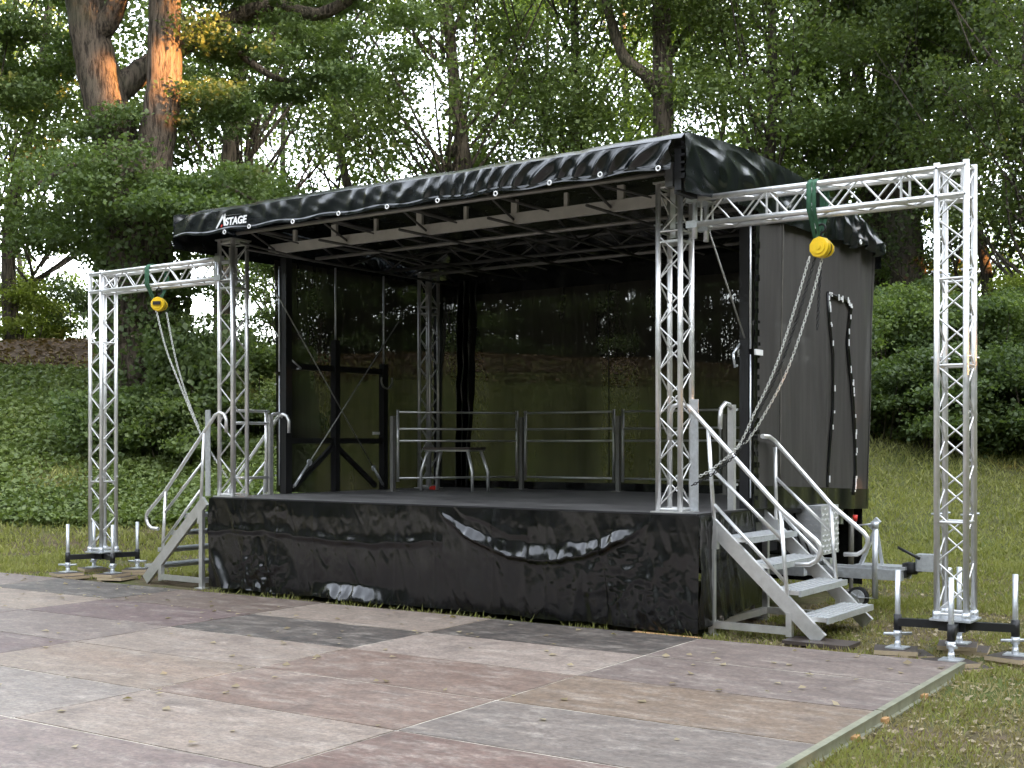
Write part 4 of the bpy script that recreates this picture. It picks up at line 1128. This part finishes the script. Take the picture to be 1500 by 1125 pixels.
# tall straight tree behind the roof
sT = 33.
b2 = A_(972, 600); b2.z = terrain(b2.x, b2.y); cl = []
limbs = [([b2-Z1*.4, A_(974, 400), A_(972, 200), A_(970, 60), A_(968, -60), A_(972, -300)], .36, .2, 12),
         ([A_(966, 140), A_(945, 110, -.3), A_(915, 85, -.5), A_(898, 40, -.6), A_(885, -10, -.8), A_(870, -80, -1)], .2, .1, 9),
         ([A_(970, 100), A_(1010, 40, .5), A_(1060, 0, 1)], .12, .05, 7)]
for _ in range(60): sprays([(random.uniform(800, 1130), random.uniform(-350, 25))], -3, 3, .9, 1.5)
sprays([(870, 60), (850, 110), (905, 150), (840, 170), (1020, 80), (1045, 140), (930, 30), (1000, 20)], -1.5, 1.5, .8, 1.3)
custom_tree('straight_tree', 'tall tree with straight pale grey trunk and crooked side limb behind the roof peak', limbs, cl, 'leaf', 'bark', 600, .105, b2)
# thick dark tree by the right tower
sT = 34.
b3 = A_(1335, 560); b3.z = terrain(b3.x, b3.y); cl = []
limbs = [([b3-Z1*.4, A_(1333, 440), A_(1325, 330), A_(1322, 240), A_(1330, 140), A_(1345, 0), A_(1350, -200)], .56, .3, 12),
         ([A_(1326, 330), A_(1350, 300, .3), A_(1372, 250, .5)], .2, .08, 8)]
for _ in range(70): sprays([(random.uniform(1190, 1500), random.uniform(-320, 200))], -3, 3, .9, 1.5)
sprays([(1380, 330), (1400, 400), (1375, 440), (1360, 380), (1400, 350)], -1.4, -.4, .5, .8)
custom_tree('thick_tree', 'thick dark trunked tree beside the right truss tower with small orange glints', limbs, cl, 'leaf', 'bark_dark', 600, .105, b3, ivy=[(A_(1330, 300), A_(1322, 100), .45, 1500)])
# forked tree above the right beam
sT = 36.
b4 = A_(1285, 560); b4.z = terrain(b4.x, b4.y); cl = []
limbs = [([b4-Z1*.4, A_(1285, 400), A_(1280, 300), A_(1276, 240)], .42, .36, 12),
         ([A_(1278, 250), A_(1255, 215), A_(1222, 170), A_(1200, 110), A_(1190, 20), A_(1180, -100)], .24, .12, 9),
         ([A_(1278, 245), A_(1268, 180, .3), A_(1262, 120, .3), A_(1240, 60, .3), A_(1225, -60, .3)], .17, .1, 8),
         ([A_(1280, 250), A_(1292, 170), A_(1297, 90), A_(1310, 0), A_(1318, -120)], .26, .14, 9)]
for _ in range(50): sprays([(random.uniform(1130, 1420), random.uniform(-330, 30))], -3, 3, .9, 1.5)
sprays([(1180, 60), (1160, 130), (1230, 40), (1150, 200), (1340, 60), (1210, 215), (1170, 235)], -1.5, 1.5, .8, 1.3)
custom_tree('branching_tree', 'tree whose dark trunk splits into three limbs above the right truss beam', limbs, cl, 'leaf', 'bark_dark', 600, .105, b4)

# bushes on the right bank -------------------------------------------
def bush(px, s_, w, h, label, mat, n, seed):
    rg_ = np.random.default_rng(seed)
    p = CAM+FW*s_+RT*((px-750)/F*s_); z0 = terrain(p.x, p.y); loc = V((p.x, p.y, z0))
    r = T('bush', loc, label, 'bush', 'dark bushes along the bank')
    cl_ = []; m = MB()
    for i in range(int(14*w+5*max(0, h-2.5)*w)):
        a = rg_.uniform(0, 6.28); q = w*math.sqrt(rg_.random())*.8; zz = h*(.06+.9*rg_.random())*(1-.45*(q/w)**2)
        c = loc+V((math.cos(a)*q, math.sin(a)*q, zz)); rx = rg_.uniform(.35, .65); cl_.append((c, rx, rx*.45, rx*rx))
        m.path([loc+V((math.cos(a)*q*.6, math.sin(a)*q*.6, -.1)), loc.lerp(c, .6)+V((math.cos(a)*q*.25, math.sin(a)*q*.25, .1)), c], [.016, .012, .005], 5)
    m.build('stem', 'bark_dark', r)
    P, D, W, Bn = clump_leaves(rg_, cl_, n*1.9, .085); quads_np('foliage', P, D, W, mat, r, loc, Bn)
for k, a in enumerate([
    (1285, 24.0, 1.5, 2.1, 'dark bush touching the back edge of the grey mesh wall', 'leaf_dark', 1000),
    (1340, 23.6, 1.5, 1.7, 'low dark bush between mesh wall and right truss tower', 'leaf_dark', 1000),
    (1400, 23.8, 1.5, 2.0, 'dark bush seen through the lattice of the right truss tower', 'leaf_dark', 1000),
    (1460, 23.5, 1.6, 2.0, 'dark bush directly right of the right truss tower', 'leaf_dark', 1000),
    (1530, 23.5, 1.7, 2.2, 'dark bush cut by the right edge of the picture', 'leaf_dark', 1000),
    (1310, 26.5, 1.8, 2.3, 'taller bush in the second row left of the right truss tower', 'leaf', 900),
    (1375, 26.8, 1.8, 2.2, 'taller bush in the second row behind the right truss tower', 'leaf_dark', 900),
    (1440, 26.6, 1.8, 2.4, 'taller bush in the second row right of the right truss tower', 'leaf', 900),
    (1510, 26.8, 1.9, 2.4, 'taller bush in the second row at the right edge', 'leaf_dark', 900),
    (1330, 29.5, 1.9, 2.2, 'bush on the ridge below the thick dark trunk', 'leaf_dark', 800),
    (1420, 29.8, 1.9, 2.4, 'bush on the ridge behind the right truss tower', 'leaf_light', 800),
    (1495, 29.6, 1.9, 2.3, 'bush on the ridge at the right edge of the picture', 'leaf', 800),
    (1610, 24.0, 1.8, 2.2, 'dark bush outside the right edge of the picture', 'leaf_dark', 700),
    (1700, 24.6, 1.8, 2.3, 'dark bush far outside the right edge of the picture', 'leaf_dark', 700),
    (1640, 28.0, 2.0, 2.4, 'taller bush in the second row outside the right edge', 'leaf', 700),
    (170, 22.6, .9, 1.5, 'dark shrub at the bank beside the left truss tower', 'leaf_dark', 1100),
    (300, 23.0, 1.3, 2.3, 'leafy shrub between the forked tree and the left stage column', 'leaf_dark', 1100),
    (375, 23.6, 1.2, 2.2, 'leafy shrub directly right of the left stage column', 'leaf', 1000),
    (255, 22.4, 1.0, 1.3, 'low shrub under the left chain hoist at the foot of the forked tree', 'leaf', 1100),
    (500, 36.5, 3.2, 5.5, 'broad thicket bush behind the ridge at the left mesh wall', 'leaf', 420),
    (640, 37.0, 3.2, 5.8, 'broad thicket bush behind the ridge at the rear truss column', 'leaf_dark', 420),
    (800, 37.0, 3.2, 5.8, 'broad thicket bush behind the ridge at the centre of the back mesh', 'leaf_dark', 420),
    (950, 37.0, 3.2, 5.8, 'broad thicket bush behind the ridge at the right stage column', 'leaf', 420),
    (1110, 37.0, 3.2, 5.5, 'broad thicket bush behind the ridge hidden by the grey mesh wall', 'leaf_dark', 420),
    (1240, 36.0, 3.0, 5.0, 'broad thicket bush behind the ridge at the rear edge of the grey mesh wall', 'leaf', 420),
    (120, 33.0, 1.9, 2.2, 'ridge shrub seen through the left truss tower', 'leaf_dark', 700),
    (455, 32.5, 2.2, 4.2, 'tall shrub on the ridge seen through the left mesh wall', 'leaf_dark', 600),
    (560, 33.5, 2.3, 4.6, 'tall shrub on the ridge seen left of the rear truss column', 'leaf_dark', 600),
    (670, 33.0, 2.3, 4.8, 'tall shrub on the ridge seen through the back mesh by the rear column', 'leaf', 600),
    (760, 33.5, 2.3, 5.0, 'tall shrub on the ridge seen through the back mesh above the rail socket', 'leaf_dark', 600),
    (850, 33.0, 2.3, 4.8, 'tall shrub on the ridge seen through the middle of the back mesh', 'leaf', 600),
    (945, 33.5, 2.3, 5.0, 'tall shrub on the ridge seen just left of the right stage column', 'leaf_dark', 600),
    (1050, 33.0, 2.3, 5.0, 'tall shrub on the ridge seen just right of the right stage column', 'leaf_dark', 600),
    (20, 31.5, 1.6, 1.9, 'bright green shrub on the ridge at the left edge', 'leaf_light', 900),
]): bush(*a, 100+k)

# ================================================================== LIGHT
SUN_EL, TO = math.radians(9), V((.9995, -.03, 0)).normalized()
to_sun = V((TO.x*math.cos(SUN_EL), TO.y*math.cos(SUN_EL), math.sin(SUN_EL)))
# unseen sun-side trees added for evening shade, gaps cut along rays to light bark
sT = 24.
gaps = [(A_(170, 116), .25), (A_(177, 136), .4), (A_(244, 30), .4), (A_(244, 8), .3), (A_(241, 92), .28), (A_(240, 118), .38), (A_(264, 147), .2), (A_(150, 3), .3), (A_(186, 152), .1)]
sT = 34.; gaps += [(A_(1318, 405), .15)]
sT = 33.; gaps += [(A_(1440, 385), .1)]
gv = np.array([list(p) for p, _ in gaps]); gr = np.array([r for _, r in gaps]); ts = np.array(to_sun)
def shade_tree(x, y, H, R, seed, label):
    rg_ = np.random.default_rng(seed); loc = V((x, y, GZ))
    r = T('shade_tree', loc, label, 'tree', 'trees casting the evening shade')
    m = MB(); limb(m, [loc-Z1*.3, loc+V((.2, 0, H*.3)), loc+V((0, .3, H*.8))], .45, .15, 8); m.build('trunk', 'bark_dark', r)
    n = 15000; C = rg_.uniform(-1, 1, (n, 3)); C = C*np.array([R*.75, R, H*.5])+np.array([x, y, H*.5+.3])
    C[:, 0] += rg_.normal(size=n)*.5
    keep = np.ones(n, bool)
    for p, q in zip(gv, gr):
        d = C-p; t = d@ts; e = np.linalg.norm(d-np.outer(t, ts), axis=1); keep &= ~((t > 0) & (e < q*.45+.36))
    C = C[keep]; nrm = unit(rg_.normal(size=(len(C), 3))); d = unit(np.cross(nrm, rg_.normal(size=(len(C), 3)))); w = np.cross(nrm, d)
    quads_np('crown', C-d*.4, d*.8, w*.3, 'leaf_dark', r, loc)
for k, y in enumerate(range(-34, 60, 9)):
    shade_tree(44+3*(k % 2), y, 26, 5.6, 300+k, 'tall leafy tree number %s in the unseen row added for shade beyond the right edge of the clearing' % ('one two three four five six seven eight nine ten eleven twelve'.split()[k]))

for k, az in enumerate((-24, -46, -68, -90, -112, -134, -156, -178)):
    a = math.radians(az); shade_tree(3+40*math.cos(a), -2+40*math.sin(a), 19, 8.5, 400+k, 'broad leafy tree number %s in the ring round the open side of the clearing' % ('one two three four five six seven eight'.split()[k]))
for k, (x, y, R) in enumerate(((30, 44, 8), (20, 41, 7), (11, 40, 4.6), (36, 30, 7))):
    shade_tree(x, y, 22, R, 430+k, 'leafy tree number %s closing the clearing beyond the right edge of the picture' % ('one two three four'.split()[k]))
W = bpy.data.worlds.new('World'); S.world = W; W.use_nodes = True
nt = W.node_tree; bg = nt.nodes['Background']; sky = nt.nodes.new('ShaderNodeTexSky'); sky.sky_type = 'NISHITA'; sky.sun_disc = False
sky.sun_elevation = SUN_EL; sky.sun_rotation = math.radians(90); sky.air_density = .8; sky.dust_density = 2.5; sky.ozone_density = 1.0
hs = nt.nodes.new('ShaderNodeHueSaturation'); hs.inputs['Saturation'].default_value = .32; nt.links.new(sky.outputs[0], hs.inputs['Color']); nt.links.new(hs.outputs[0], bg.inputs[0]); bg.inputs[1].default_value = .15
sun = bpy.data.lights.new('sun', 'SUN'); sun.energy = 3.0; sun.angle = math.radians(.5); sun.color = (1, .44, .13)
so = bpy.data.objects.new('sun', sun); COL.objects.link(so); so.rotation_euler = to_sun.to_track_quat('Z', 'Y').to_euler(); so.location = (20, 0, 20)

cam = bpy.data.cameras.new('camera'); co = bpy.data.objects.new('camera', cam); COL.objects.link(co)
co.location = CAM; co.rotation_euler = (math.pi/2, 0, -YAW)
cam.sensor_width = 36; cam.lens = 36*F/1500; cam.shift_y = (HY-562.5)/1500; cam.clip_end = 4000; cam.clip_start = .1
S.camera = co
S.view_settings.view_transform = 'Standard'; S.view_settings.look = 'None'; S.view_settings.gamma = 1; S.view_settings.exposure = 4.2
S.render.engine = 'CYCLES'; S.cycles.use_denoising = True
S.cycles.max_bounces = 8; S.cycles.transparent_max_bounces = 12; S.cycles.diffuse_bounces = 4; S.cycles.glossy_bounces = 3
S.cycles.sample_clamp_indirect = 6
